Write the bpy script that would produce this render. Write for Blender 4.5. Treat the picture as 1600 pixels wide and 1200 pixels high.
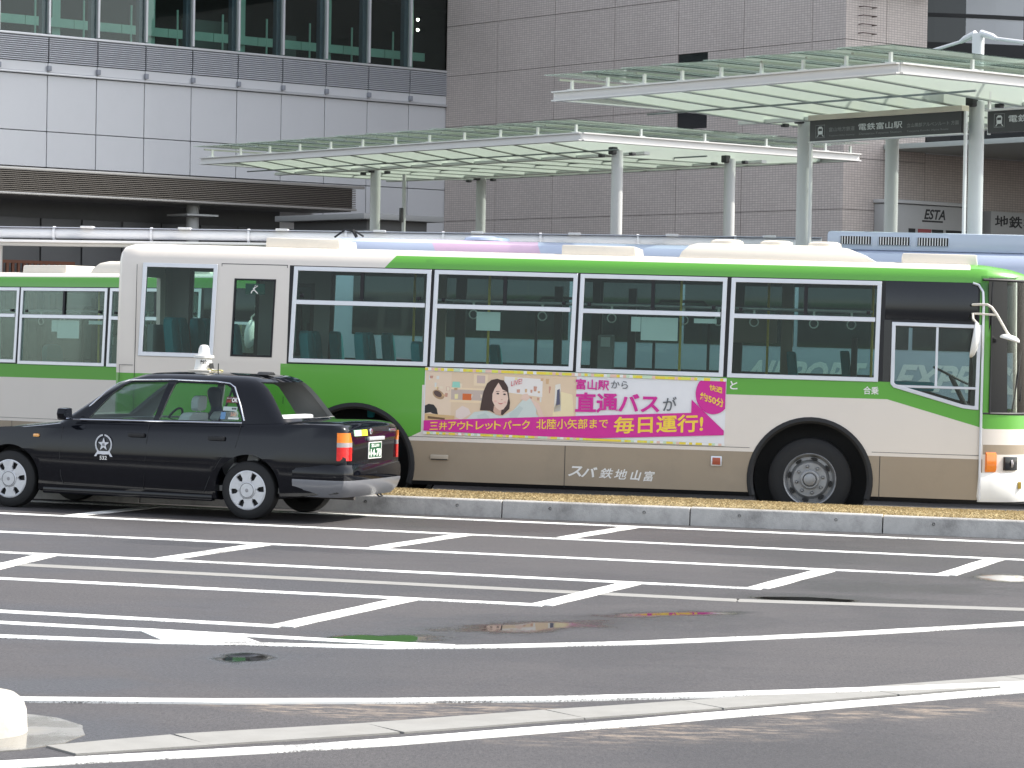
import bpy, bmesh, math, random
from mathutils import Vector, Matrix, Euler

random.seed(7)
for o in list(bpy.data.objects):
    bpy.data.objects.remove(o, do_unlink=True)
scene = bpy.context.scene
COL = scene.collection
R = math.radians
PI = math.pi

# ------------------------------------------------------------------ camera
CAM_H = 2.15
cam_data = bpy.data.cameras.new('camera')
cam_data.sensor_width = 36.0
cam_data.lens = 99.0
cam_data.clip_start = 0.1
cam_data.clip_end = 3000
cam = bpy.data.objects.new('camera', cam_data)
COL.objects.link(cam)
cam.matrix_world = (Matrix.Translation((0, 0, CAM_H))
                    @ Matrix.Rotation(PI / 2 - math.atan(81 / 4400), 4, 'X')
                    @ Matrix.Rotation(0.0285, 4, 'Z'))
scene.camera = cam

# ------------------------------------------------------------------ light
SUN_AZ = R(81)          # from +Y towards +X
SUN_EL = R(47)
world = bpy.data.worlds.new('World')
scene.world = world
world.use_nodes = True
wn = world.node_tree.nodes
wl = world.node_tree.links
sky = wn.new('ShaderNodeTexSky')
sky.sky_type = 'NISHITA'
sky.sun_disc = False
sky.sun_elevation = SUN_EL
sky.sun_rotation = SUN_AZ
sky.air_density = 1.0
sky.dust_density = 1.6
sky.ozone_density = 1.0
bg = wn.get('Background')
bg.inputs['Strength'].default_value = 0.15
hs = wn.new('ShaderNodeHueSaturation')      # thin high haze: a paler sky
hs.inputs['Saturation'].default_value = 0.42
wl.new(sky.outputs[0], hs.inputs['Color'])
wl.new(hs.outputs[0], bg.inputs['Color'])

sun_data = bpy.data.lights.new('sun', 'SUN')
sun_data.energy = 3.0
sun_data.angle = R(0.6)
sun_data.color = (1.0, 0.95, 0.87)
sun = bpy.data.objects.new('sun', sun_data)
COL.objects.link(sun)
sd = Vector((math.sin(SUN_AZ) * math.cos(SUN_EL), math.cos(SUN_AZ) * math.cos(SUN_EL), math.sin(SUN_EL)))
sun.rotation_euler = sd.to_track_quat('Z', 'Y').to_euler()
sun.location = (20, 10, 60)

vs = scene.view_settings
vs.view_transform = 'Standard'
vs.look = 'None'
vs.exposure = 1.3
vs.gamma = 1.0
vs.use_curve_mapping = False
scene.cycles.max_bounces = 8
scene.cycles.transparent_max_bounces = 20
scene.cycles.caustics_reflective = False
scene.cycles.caustics_refractive = False

# ------------------------------------------------------------------ materials
MATS = {}


def nmat(name):
    m = bpy.data.materials.new(name)
    m.use_nodes = True
    return m, m.node_tree.nodes, m.node_tree.links


def mat(name, col, rough=0.5, metal=0.0, var=0.06, nscale=6.0, bump=0.0, bscale=60.0, coat=0.0, spec=0.5,
        dirt=None, dirt_amt=0.0, dscale=2.0):
    """Principled material with a little noise in colour and relief."""
    if name in MATS:
        return MATS[name]
    m, n, l = nmat(name)
    p = n.get('Principled BSDF')
    tc = n.new('ShaderNodeTexCoord')
    nz = n.new('ShaderNodeTexNoise')
    nz.inputs['Scale'].default_value = nscale
    nz.inputs['Detail'].default_value = 5
    l.new(tc.outputs['Object'], nz.inputs['Vector'])
    mx = n.new('ShaderNodeMix')
    mx.data_type = 'RGBA'
    mx.inputs['A'].default_value = (*[c * (1 - var) for c in col], 1)
    mx.inputs['B'].default_value = (*[min(1, c * (1 + var)) for c in col], 1)
    l.new(nz.outputs['Fac'], mx.inputs['Factor'])
    out = mx.outputs['Result']
    if dirt:
        n2 = n.new('ShaderNodeTexNoise')
        n2.inputs['Scale'].default_value = dscale
        n2.inputs['Detail'].default_value = 8
        n2.inputs['Roughness'].default_value = 0.7
        l.new(tc.outputs['Object'], n2.inputs['Vector'])
        cr = n.new('ShaderNodeMapRange')
        cr.inputs['From Min'].default_value = 0.48
        cr.inputs['From Max'].default_value = 0.72
        cr.inputs['To Max'].default_value = dirt_amt
        l.new(n2.outputs['Fac'], cr.inputs['Value'])
        m2 = n.new('ShaderNodeMix')
        m2.data_type = 'RGBA'
        l.new(cr.outputs[0], m2.inputs['Factor'])
        l.new(out, m2.inputs['A'])
        m2.inputs['B'].default_value = (*dirt, 1)
        out = m2.outputs['Result']
    l.new(out, p.inputs['Base Color'])
    p.inputs['Roughness'].default_value = rough
    p.inputs['Metallic'].default_value = metal
    p.inputs['Specular IOR Level'].default_value = spec
    if coat:
        p.inputs['Coat Weight'].default_value = coat
        p.inputs['Coat Roughness'].default_value = 0.04
    if bump:
        n3 = n.new('ShaderNodeTexNoise')
        n3.inputs['Scale'].default_value = bscale
        n3.inputs['Detail'].default_value = 4
        l.new(tc.outputs['Object'], n3.inputs['Vector'])
        b = n.new('ShaderNodeBump')
        b.inputs['Strength'].default_value = bump
        b.inputs['Distance'].default_value = 0.02
        l.new(n3.outputs['Fac'], b.inputs['Height'])
        l.new(b.outputs[0], p.inputs['Normal'])
    MATS[name] = m
    return m


def glass(name, tint, ior=1.5, rough=0.0, boost=1.0):
    """Thin window glass: tinted see-through plus Fresnel reflection."""
    if name in MATS:
        return MATS[name]
    m, n, l = nmat(name)
    n.remove(n.get('Principled BSDF'))
    out = n.get('Material Output')
    t = n.new('ShaderNodeBsdfTransparent')
    t.inputs['Color'].default_value = (*tint, 1)
    g = n.new('ShaderNodeBsdfGlossy')
    g.inputs['Roughness'].default_value = rough
    f = n.new('ShaderNodeFresnel')
    f.inputs['IOR'].default_value = ior
    mm = n.new('ShaderNodeMath')
    mm.operation = 'MULTIPLY'
    mm.inputs[1].default_value = boost
    l.new(f.outputs[0], mm.inputs[0])
    mx = n.new('ShaderNodeMixShader')
    l.new(mm.outputs[0], mx.inputs['Fac'])
    l.new(t.outputs[0], mx.inputs[1])
    l.new(g.outputs[0], mx.inputs[2])
    l.new(mx.outputs[0], out.inputs['Surface'])
    MATS[name] = m
    return m


def emit(name, col, strength):
    if name in MATS:
        return MATS[name]
    m, n, l = nmat(name)
    p = n.get('Principled BSDF')
    p.inputs['Base Color'].default_value = (*col, 1)
    p.inputs['Emission Color'].default_value = (*col, 1)
    p.inputs['Emission Strength'].default_value = strength
    MATS[name] = m
    return m


CREAM = mat('bus_cream', (0.72, 0.66, 0.59), 0.28, var=0.02, coat=0.3, nscale=1.5, dirt=(0.5, 0.46, 0.4), dirt_amt=0.12, dscale=0.8)
GREEN = mat('bus_green', (0.105, 0.36, 0.040), 0.3, var=0.04, coat=0.3, nscale=1.5)
BEIGE = mat('bus_beige', (0.315, 0.252, 0.178), 0.35, var=0.04, coat=0.2, nscale=2.0, dirt=(0.2, 0.17, 0.13), dirt_amt=0.35, dscale=1.5)
BLACKG = mat('gloss_black', (0.008, 0.009, 0.011), 0.12, var=0.1)
BLACKR = mat('black_rubber', (0.008, 0.008, 0.009), 0.6, var=0.2, nscale=20)
TYRE = mat('tyre_rubber', (0.009, 0.009, 0.0095), 0.75, var=0.25, nscale=14, bump=0.15, bscale=90)
ALU = mat('aluminium', (0.62, 0.63, 0.66), 0.35, metal=0.75, var=0.05, nscale=8)
SILVER = mat('wheel_silver', (0.30, 0.305, 0.31), 0.4, metal=0.45, var=0.18, nscale=9, dirt=(0.16, 0.14, 0.12), dirt_amt=0.5, dscale=6)
HUBCAP = mat('hubcap_silver', (0.58, 0.59, 0.61), 0.34, metal=0.35, var=0.08, nscale=12, dirt=(0.3, 0.28, 0.26), dirt_amt=0.3, dscale=9)
CHROME = mat('chrome', (0.78, 0.8, 0.84), 0.14, metal=1.0, var=0.02)
WHITEP = mat('white_plastic', (0.78, 0.77, 0.73), 0.4, var=0.03, nscale=4)
IVORYP = mat('ivory_plastic', (0.72, 0.66, 0.56), 0.4, var=0.05, nscale=3, dirt=(0.5, 0.45, 0.37), dirt_amt=0.25, dscale=3)
TEAL = mat('teal_seat', (0.012, 0.16, 0.19), 0.9, var=0.15, nscale=15)
INTGREY = mat('bus_interior_grey', (0.26, 0.27, 0.27), 0.6, var=0.05)
FLOORG = mat('bus_floor_grey', (0.09, 0.09, 0.09), 0.7, var=0.1)
ORANGE = mat('orange_lens', (0.85, 0.22, 0.02), 0.12, var=0.1, nscale=30, coat=1.0)
REDL = mat('red_lens', (0.62, 0.012, 0.012), 0.12, var=0.15, nscale=30, coat=1.0)
CLEARL = mat('clear_lens', (0.34, 0.31, 0.31), 0.12, var=0.15, nscale=30, coat=1.0)
BUSGLASS = glass('bus_glass', (0.76, 0.86, 0.83), boost=.42)
CARGLASS = glass('car_glass', (0.84, 0.90, 0.88), boost=.5)
YELLOWP = mat('yellow_pipe', (0.5, 0.36, 0.03), 0.4)
PAPER = mat('paper', (0.72, 0.75, 0.75), 0.8, var=0.03)
REARGLASS = glass('rear_glass', (0.84, 0.90, 0.88), boost=1.6)
DIMGLASS = glass('dim_bus_glass', (0.74, 0.84, 0.81), boost=.2)
FARGLASS = glass('dark_far_glass', (0.50, 0.58, 0.55), boost=.5)
WSGLASS = glass('windscreen_glass', (0.80, 0.86, 0.84), ior=1.22)
REDBROWN = mat('marker_red', (0.35, 0.07, 0.03), 0.25, var=0.15)


# ------------------------------------------------------------------ mesh building
class MB:
    """Collects shapes and links them as one mesh object."""

    def __init__(self):
        self.v, self.f, self.m = [], [], []

    def poly(self, pts, mi=0):
        b = len(self.v)
        self.v += [tuple(p) for p in pts]
        self.f.append(tuple(range(b, b + len(pts))))
        self.m.append(mi)
        return self

    def grid(self, rings, mi=0, closed=True, cap0=False, cap1=False):
        b = len(self.v)
        n = len(rings[0])
        for r in rings:
            self.v += [tuple(p) for p in r]
        for i in range(len(rings) - 1):
            for j in range(n if closed else n - 1):
                k = (j + 1) % n
                self.f.append((b + i * n + j, b + i * n + k, b + (i + 1) * n + k, b + (i + 1) * n + j))
                self.m.append(mi)
        if cap0:
            self.f.append(tuple(b + j for j in reversed(range(n))))
            self.m.append(mi)
        if cap1:
            self.f.append(tuple(b + (len(rings) - 1) * n + j for j in range(n)))
            self.m.append(mi)
        return self

    def box(self, x0, x1, y0, y1, z0, z1, mi=0):
        x0, x1 = min(x0, x1), max(x0, x1)
        y0, y1 = min(y0, y1), max(y0, y1)
        z0, z1 = min(z0, z1), max(z0, z1)
        r0 = [(x0, y0, z0), (x1, y0, z0), (x1, y1, z0), (x0, y1, z0)]
        r1 = [(x, y, z1) for x, y, _ in r0]
        return self.grid([r0, r1], mi, True, True, True)

    def prism(self, pts, d0, d1, axis='y', mi=0):
        """Polygon pts swept along an axis: y -> (x,z), x -> (y,z), z -> (x,y)."""
        a = sum(pts[i][0] * pts[(i + 1) % len(pts)][1] - pts[(i + 1) % len(pts)][0] * pts[i][1] for i in range(len(pts)))
        if axis == 'y':
            f = lambda p, d: (p[0], d, p[1])
            if a > 0:
                pts = pts[::-1]
        elif axis == 'x':
            f = lambda p, d: (d, p[0], p[1])
            if a < 0:
                pts = pts[::-1]
        else:
            f = lambda p, d: (p[0], p[1], d)
            if a < 0:
                pts = pts[::-1]
        return self.grid([[f(p, d0) for p in pts], [f(p, d1) for p in pts]], mi, True, True, True)

    def tube(self, pts, r, n=8, mi=0, caps=True):
        P = [Vector(p) for p in pts]
        rs = r if isinstance(r, (list, tuple)) else [r] * len(P)
        rings = []
        ref = None
        for i, p in enumerate(P):
            d = (P[min(i + 1, len(P) - 1)] - P[max(i - 1, 0)]).normalized()
            if ref is None:
                ref = Vector((0, 0, 1)) if abs(d.z) < 0.9 else Vector((1, 0, 0))
            a = d.cross(ref).normalized()
            bvec = a.cross(d).normalized()
            ref = bvec
            rings.append([p + (a * math.cos(t) + bvec * math.sin(t)) * rs[i] for t in [2 * PI * k / n for k in range(n)]])
        return self.grid(rings, mi, True, caps, caps)

    def lathe(self, prof, c, axis='y', n=32, mi=0, caps=False):
        """prof = [(distance along axis, radius)]"""
        rings = []
        for d, r in prof:
            ring = []
            for k in range(n):
                t = 2 * PI * k / n
                a, b = r * math.cos(t), r * math.sin(t)
                if axis == 'y':
                    ring.append((c[0] + a, c[1] + d, c[2] - b))
                elif axis == 'z':
                    ring.append((c[0] + a, c[1] + b, c[2] + d))
                else:
                    ring.append((c[0] + d, c[1] + a, c[2] + b))
            rings.append(ring)
        return self.grid(rings, mi, True, caps and prof[0][1] > 1e-6, caps and prof[-1][1] > 1e-6)

    def mesh(self, name, mats, bevel=0.0, smooth=30, segs=2, origin=(0, 0, 0), fix=True):
        me = bpy.data.meshes.new(name)
        ov = Vector(origin)
        me.from_pydata([tuple(Vector(p) - ov) for p in self.v], [], self.f)
        mats = mats if isinstance(mats, (list, tuple)) else [mats]
        for mm in mats:
            me.materials.append(mm)
        for p, mi in zip(me.polygons, self.m):
            p.material_index = mi
        if bevel or fix:
            bm = bmesh.new()
            bm.from_mesh(me)
            bmesh.ops.remove_doubles(bm, verts=bm.verts, dist=1e-5)
            bmesh.ops.recalc_face_normals(bm, faces=bm.faces)
            if bevel:
                es = [e for e in bm.edges if len(e.link_faces) == 2 and e.calc_face_angle(0) > 0.6]
                bmesh.ops.bevel(bm, geom=es, offset=bevel, segments=segs, affect='EDGES', profile=0.6, clamp_overlap=True)
            bm.to_mesh(me)
            bm.free()
        if smooth:
            for p in me.polygons:
                p.use_smooth = True
            me.set_sharp_from_angle(angle=R(smooth))
        return me

    def build(self, name, mats, parent=None, **kw):
        return link(name, self.mesh(name, mats, **kw), parent)


def split_build(mb, name, mats, parent=None, **kw):
    """Each unconnected piece becomes an object of its own."""
    par = list(range(len(mb.v)))

    def find(a):
        while par[a] != a:
            par[a] = par[par[a]]
            a = par[a]
        return a
    for f in mb.f:
        for k in f[1:]:
            par[find(k)] = find(f[0])
    groups = {}
    for f, mi in zip(mb.f, mb.m):
        groups.setdefault(find(f[0]), []).append((f, mi))
    res = []
    for fs in groups.values():
        q = MB()
        ids = {}
        for f, mi in fs:
            for k in f:
                if k not in ids:
                    ids[k] = len(q.v)
                    q.v.append(mb.v[k])
            q.f.append(tuple(ids[k] for k in f))
            q.m.append(mi)
        res.append(q.build(name, mats, parent, **kw))
    return res


def link(name, me, parent=None):
    o = bpy.data.objects.new(name, me)
    COL.objects.link(o)
    if parent is not None:
        o.parent = parent
    return o


def tag(o, label, cat, group=None):
    o['label'] = label
    o['category'] = cat
    if group:
        o['group'] = group
    return o


def structure(o, label=None, kind='structure'):
    o['kind'] = kind
    if label:
        o['label'] = label
    return o


def thing(name, label, cat, matrix=Matrix.Identity(4), group=None):
    o = bpy.data.objects.new(name, None)
    o.empty_display_size = 0.3
    COL.objects.link(o)
    o.matrix_world = matrix
    return tag(o, label, cat, group)


def copy_tree(o, parent=None):
    c = o.copy()
    COL.objects.link(c)
    c.parent = parent
    for ch in o.children:
        copy_tree(ch, c)
    return c


def boolean(me, cutter, op='DIFFERENCE'):
    """Boolean of two meshes (exact); returns a new mesh."""
    a = bpy.data.objects.new('tmp_a', me)
    b = bpy.data.objects.new('tmp_b', cutter)
    COL.objects.link(a)
    COL.objects.link(b)
    md = a.modifiers.new('b', 'BOOLEAN')
    md.operation = op
    md.solver = 'EXACT'
    md.object = b
    bpy.context.view_layer.update()
    dg = bpy.context.evaluated_depsgraph_get()
    res = bpy.data.meshes.new_from_object(a.evaluated_get(dg))
    bpy.data.objects.remove(a)
    bpy.data.objects.remove(b)
    return res


TEXT_CACHE = {}


def text_raw(s, weight=0.0, shear=0.0):
    key = (s, weight, shear)
    if key not in TEXT_CACHE:
        cu = bpy.data.curves.new('txt', 'FONT')
        cu.body = s
        cu.size = 1.0
        cu.offset = weight
        cu.shear = shear
        cu.resolution_u = 3
        cu.fill_mode = 'FRONT'
        o = bpy.data.objects.new('txt', cu)
        COL.objects.link(o)
        bpy.context.view_layer.update()
        me = bpy.data.meshes.new_from_object(o.evaluated_get(bpy.context.evaluated_depsgraph_get()))
        bpy.data.objects.remove(o)
        vs_ = [v.co.copy() for v in me.vertices]
        fs = [tuple(p.vertices) for p in me.polygons]
        x0, x1 = min(v.x for v in vs_), max(v.x for v in vs_)
        y0, y1 = min(v.y for v in vs_), max(v.y for v in vs_)
        TEXT_CACHE[key] = ([((v.x - x0) / (x1 - x0), (v.y - y0) / (y1 - y0)) for v in vs_], fs)
    return TEXT_CACHE[key]


def text_on(name, s, fn, m, parent, weight=0.0, shear=0.0):
    """Flat lettering; fn maps (0..1, 0..1) in the text box to a point."""
    v, f = text_raw(s, weight, shear)
    me = bpy.data.meshes.new(name)
    me.from_pydata([tuple(fn(a, b)) for a, b in v], [], f)
    me.materials.append(m)
    return link(name, me, parent)


def quadmap(p00, p10, p01, p11):
    """Bilinear map from the unit square to four corner points."""
    p00, p10, p01, p11 = map(Vector, (p00, p10, p01, p11))
    return lambda a, b: p00 * (1 - a) * (1 - b) + p10 * a * (1 - b) + p01 * (1 - a) * b + p11 * a * b


# the buildings stand in a frame turned 50.5 deg to the kerb; the forecourt falls gently to the right
TILT = Matrix.Translation((0, 0, CAM_H)) @ Matrix.Rotation(-0.0115, 4, 'Y') @ Matrix.Translation((0, 0, -CAM_H))
BF = TILT @ Matrix.Rotation(R(-50.5), 4, 'Z')


def bframe(base):
    return BF @ Matrix.Translation(base)

# ================================================================== ground
def ground_z(x, y):
    def ss(t):
        t = max(0.0, min(1.0, t))
        return t * t * (3 - 2 * t)
    return -0.26 * ss((y - 37) / 5.0) * ss((-x - 3.0) / 4.0) * (1 - ss((y - 60) / 20))


def asphalt_material():
    m, n, l = nmat('asphalt')
    p = n.get('Principled BSDF')
    tc = n.new('ShaderNodeTexCoord')
    obj = tc.outputs['Object']

    def noise(scale, detail=6, rough=0.6, vec=None):
        t = n.new('ShaderNodeTexNoise')
        t.inputs['Scale'].default_value = scale
        t.inputs['Detail'].default_value = detail
        t.inputs['Roughness'].default_value = rough
        l.new(vec or obj, t.inputs['Vector'])
        return t.outputs['Fac']

    def rng(v, a, b, c=0.0, d=1.0):
        t = n.new('ShaderNodeMapRange')
        t.interpolation_type = 'SMOOTHSTEP'
        for k, x in zip(('From Min', 'From Max', 'To Min', 'To Max'), (a, b, c, d)):
            t.inputs[k].default_value = x
        l.new(v, t.inputs['Value'])
        return t.outputs['Result']

    def op(o, a, b):
        t = n.new('ShaderNodeMath')
        t.operation = o
        for i, x in enumerate((a, b)):
            if isinstance(x, (int, float)):
                t.inputs[i].default_value = x
            else:
                l.new(x, t.inputs[i])
        return t.outputs[0]

    def mix(f, a, b):
        t = n.new('ShaderNodeMix')
        t.data_type = 'RGBA'
        l.new(f, t.inputs['Factor'])
        for k, x in (('A', a), ('B', b)):
            if isinstance(x, tuple):
                t.inputs[k].default_value = (*x, 1)
            else:
                l.new(x, t.inputs[k])
        return t.outputs['Result']

    wob = noise(1.6, 6, 0.65)
    wobs = op('MULTIPLY', op('SUBTRACT', wob, 0.5), 1.5)

    def ellipse(cx, cy, rx, ry, rot, a=0.7, b=1.05, w=1.0):
        mp = n.new('ShaderNodeMapping')
        mp.vector_type = 'TEXTURE'
        mp.inputs['Location'].default_value = (cx, cy, 0)
        mp.inputs['Rotation'].default_value = (0, 0, R(rot))
        mp.inputs['Scale'].default_value = (rx, ry, 1e6)
        l.new(obj, mp.inputs['Vector'])
        ln = n.new('ShaderNodeVectorMath')
        ln.operation = 'LENGTH'
        l.new(mp.outputs[0], ln.inputs[0])
        d = op('ADD', ln.outputs['Value'], op('MULTIPLY', wobs, w))
        return rng(d, a, b, 1.0, 0.0)

    # standing water and the damp skin around it
    water = [(-1.66, 18.14, 0.24, 0.34, 0, .62, 1.1, 1.1), (0.15, 20.55, 0.95, 0.42, 42, .25, 1.15, 1.3),
             (1.35, 21.85, 0.95, 0.22, 28, .25, 1.15, 1.2), (2.5, 23.34, 0.5, 0.27, -4, .75, 1.0, .7),
             (4.62, 26.05, 0.42, 0.55, 0, .3, 1.1, 1.2), (-0.80, 19.5, 0.85, 0.36, 30, .45, 1.1, 1.1)]
    wet = None
    for e in water:
        k = ellipse(*e)
        wet = k if wet is None else op('MAXIMUM', wet, k)
    damp = None
    broad = rng(noise(0.20, 6, 0.6), 0.42, 0.58)
    for e in [(-2.6, 16.5, 0.75, 0.55, 8), (-2.3, 24.1, 1.1, 0.42, -10), (3.4, 24.7, 1.6, 0.9, 10),
              (0.4, 20.8, 2.4, 1.0, 35), (-1.6, 18.2, 0.6, 0.8, 0), (2.6, 23.5, 1.2, 0.6, -5), (-2.6, 27.3, 2.2, 0.5, -12),
              (-2.4, 14.6, 0.9, 0.8, 0)]:
        k = ellipse(*e, 0.3, 1.25, 1.0)
        damp = k if damp is None else op('MAXIMUM', damp, k)
    damp = op('MAXIMUM', damp, op('MULTIPLY', broad, 0.75))
    # sandy wash and old tan stains
    sand = None
    for e in [(-0.75, 15.75, 0.85, 0.38, 4), (0.9, 15.2, 0.95, 0.42, 25), (2.3, 16.35, 1.3, 0.3, 35), (-0.4, 16.0, 1.5, 0.3, 3)]:
        k = ellipse(*e, 0.3, 1.2, 1.2)
        sand = k if sand is None else op('MAXIMUM', sand, k)
    mpn = n.new('ShaderNodeMapping')
    mpn.inputs['Scale'].default_value = (2.2, 7.0, 1)
    mpn.inputs['Rotation'].default_value = (0, 0, R(-8))
    l.new(obj, mpn.inputs['Vector'])
    streak = rng(noise(1.7, 9, 0.75, mpn.outputs[0]), 0.46, 0.62)
    sandm = op('MULTIPLY', op('MULTIPLY', sand, streak), 0.9)

    grain = noise(170, 3, 0.7)
    grain2 = noise(48, 4, 0.7)
    big = noise(0.22, 5, 0.6)
    mid = noise(1.1, 7, 0.65)
    c = mix(rng(grain, 0.3, 0.72), (0.020, 0.0185, 0.0195), (0.108, 0.100, 0.100))
    c = mix(op('MULTIPLY', rng(big, 0.35, 0.65), 0.5), c, (0.066, 0.060, 0.059))
    c = mix(op('MULTIPLY', rng(mid, 0.45, 0.75), 0.35), c, (0.040, 0.038, 0.042))
    mps = n.new('ShaderNodeMapping')
    mps.inputs['Rotation'].default_value = (0, 0, R(13))
    mps.inputs['Scale'].default_value = (0.25, 3.2, 1)
    l.new(obj, mps.inputs['Vector'])
    lanes = rng(noise(1.0, 6, 0.6, mps.outputs[0]), 0.42, 0.68)
    c = mix(op('MULTIPLY', lanes, 0.22), c, (0.036, 0.033, 0.035))
    coarse = noise(26, 5, 0.8)
    c = mix(op('MULTIPLY', rng(coarse, 0.50, 0.68), 0.55), c, (0.024, 0.022, 0.024))
    c = mix(op('MULTIPLY', rng(coarse, 0.46, 0.30), 0.45), c, (0.125, 0.115, 0.116))
    spk = rng(noise(420, 1, 0.5), 0.70, 0.78)
    c = mix(op('MULTIPLY', spk, 0.5), c, (0.20, 0.185, 0.18))
    mpg = n.new('ShaderNodeMapping')
    mpg.inputs['Scale'].default_value = (70, 12, 1)
    l.new(obj, mpg.inputs['Vector'])
    roller = noise(1.0, 4, 0.8, mpg.outputs[0])
    c = mix(op('MULTIPLY', rng(roller, 0.50, 0.66), 0.65), c, (0.018, 0.017, 0.018))
    c = mix(op('MULTIPLY', rng(roller, 0.46, 0.32), 0.45), c, (0.115, 0.106, 0.104))
    c = mix(sandm, c, (0.27, 0.215, 0.165))
    c = mix(op('MULTIPLY', damp, 0.45), c, (0.030, 0.029, 0.030))
    c = mix(op('MULTIPLY', wet, 0.85), c, (0.012, 0.012, 0.011))
    l.new(c, p.inputs['Base Color'])
    r = rng(grain2, 0.3, 0.7, 0.62, 0.82)
    r = op('SUBTRACT', r, op('MULTIPLY', damp, 0.30))
    t = n.new('ShaderNodeMix')
    t.data_type = 'FLOAT'
    l.new(wet, t.inputs['Factor'])
    l.new(r, t.inputs['A'])
    t.inputs['B'].default_value = 0.015
    l.new(t.outputs[0], p.inputs['Roughness'])
    p.inputs['Specular IOR Level'].default_value = 0.5
    b = n.new('ShaderNodeBump')
    b.inputs['Distance'].default_value = 0.006
    h = op('ADD', op('MULTIPLY', grain, 0.6), op('MULTIPLY', grain2, 0.8))
    l.new(h, b.inputs['Height'])
    l.new(op('MULTIPLY', op('SUBTRACT', 1.0, wet), 0.5), b.inputs['Strength'])
    l.new(b.outputs[0], p.inputs['Normal'])
    return m


ASPHALT = asphalt_material()
xs = [-1200, -400, -120, -60, -30, -20] + [-14 + i for i in range(29)] + [20, 30, 60, 120, 400, 1200]
ys = [-1200, -400, -120, -40, -10] + [0, 6, 10, 14, 18, 22, 26, 30, 33, 36] + [37 + i for i in range(12)] + [52, 56, 60, 64, 68, 74, 80, 90, 120, 400, 1200]
g = MB()
g.grid([[(x, y, ground_z(x, y)) for x in xs] for y in ys], 0, closed=False)
structure(g.build('ground', ASPHALT, smooth=60), 'dark grey asphalt forecourt with damp patches and shallow puddles')


def paint_material():
    m, n, l = nmat('road_paint')
    p = n.get('Principled BSDF')
    tc = n.new('ShaderNodeTexCoord')
    a = n.new('ShaderNodeTexNoise')
    a.inputs['Scale'].default_value = 60
    a.inputs['Detail'].default_value = 6
    a.inputs['Roughness'].default_value = 0.75
    b = n.new('ShaderNodeTexNoise')
    b.inputs['Scale'].default_value = 1.3
    b.inputs['Detail'].default_value = 7
    for t in (a, b):
        l.new(tc.outputs['Object'], t.inputs['Vector'])
    mm = n.new('ShaderNodeMath')
    mm.operation = 'MULTIPLY'
    l.new(a.outputs['Fac'], mm.inputs[0])
    l.new(b.outputs['Fac'], mm.inputs[1])
    r = n.new('ShaderNodeMapRange')
    r.inputs['From Min'].default_value = 0.27
    r.inputs['From Max'].default_value = 0.36
    l.new(mm.outputs[0], r.inputs['Value'])
    x = n.new('ShaderNodeMix')
    x.data_type = 'RGBA'
    x.inputs['A'].default_value = (0.80, 0.80, 0.76, 1)
    x.inputs['B'].default_value = (0.20, 0.195, 0.19, 1)
    l.new(r.outputs[0], x.inputs['Factor'])
    l.new(x.outputs['Result'], p.inputs['Base Color'])
    p.inputs['Roughness'].default_value = 0.6
    return m


PAINT = paint_material()
CONC = mat('gutter_concrete', (0.235, 0.23, 0.215), 0.8, var=0.2, nscale=5, bump=0.1, bscale=80, dirt=(0.2, 0.19, 0.17), dirt_amt=0.6, dscale=2.2)
CONCK = mat('kerb_concrete', (0.40, 0.39, 0.37), 0.85, var=0.2, nscale=9, bump=0.2, bscale=70, dirt=(0.12, 0.115, 0.11), dirt_amt=0.75, dscale=2.2)


def strip(name, pts, w, z0, z1, m, label=None, ws=None):
    """A flat band following pts on the ground with slightly uneven edges."""
    P = []
    for i in range(len(pts) - 1):
        a, b = Vector(pts[i]), Vector(pts[i + 1])
        k = max(1, int((b - a).length / 0.35))
        for j in range(k):
            P.append(a.lerp(b, j / k))
    P.append(Vector(pts[-1]))
    L, Rr = [], []
    for i, p in enumerate(P):
        d = (P[min(i + 1, len(P) - 1)] - P[max(i - 1, 0)]).normalized()
        nn = Vector((-d.y, d.x))
        ww = w if ws is None else ws[0] + (ws[1] - ws[0]) * i / (len(P) - 1)
        L.append(p + nn * (ww / 2 + random.uniform(-.006, .006)))
        Rr.append(p - nn * (ww / 2 + random.uniform(-.006, .006)))
    rings = [[(a.x, a.y, z0), (a.x, a.y, z1), (b.x, b.y, z1), (b.x, b.y, z0)] for a, b in zip(L, Rr)]
    o = MB().grid(rings, 0, True, True, True).build(name, m, smooth=0)
    structure(o, label)
    return o


def ext(a, b, t0, t1):
    """Points on the line a-b, at x = t0 and x = t1."""
    f = lambda t: (t, a[1] + (b[1] - a[1]) * (t - a[0]) / (b[0] - a[0]))
    return [f(t0), f(t1)]


LW = 0.19
for pts, w in [(ext((-6.0, 33.20), (5.65, 30.77), -14, 9), .22), (ext((-5.58, 30.91), (5.2, 28.35), -14, 9), LW),
               (ext((-5.1, 28.23), (4.09, 26.21), -14, 4.12), LW), (ext((-4.65, 25.77), (2.14, 24.22), -14, 2.2), LW),
               (ext((-4.17, 23.17), (0.28, 22.2), -13, 0.3), LW), (ext((-3.70, 20.57), (-1.58, 20.07), -12, -1.6), LW)]:
    strip('lane_line', pts, w, -0.004, 0.004, PAINT, 'white painted lane line')
for a, b in [((-1.60, 20.08), (-0.79, 22.36)), ((0.28, 22.2), (1.08, 24.38)), ((2.17, 24.27), (2.98, 26.33)),
             ((4.09, 26.21), (4.92, 28.35)), ((-4.50, 23.4), (-4.18, 25.60)), ((-3.14, 25.43), (-2.38, 27.60)),
             ((-1.27, 27.55), (-0.43, 29.72)), ((0.60, 29.58), (1.41, 31.62)), ((-4.80, 30.75), (-4.11, 32.71))]:
    strip('bay_end_line', [a, b], 0.19, -0.004, 0.0065, PAINT, 'slanted white painted bay line')
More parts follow.
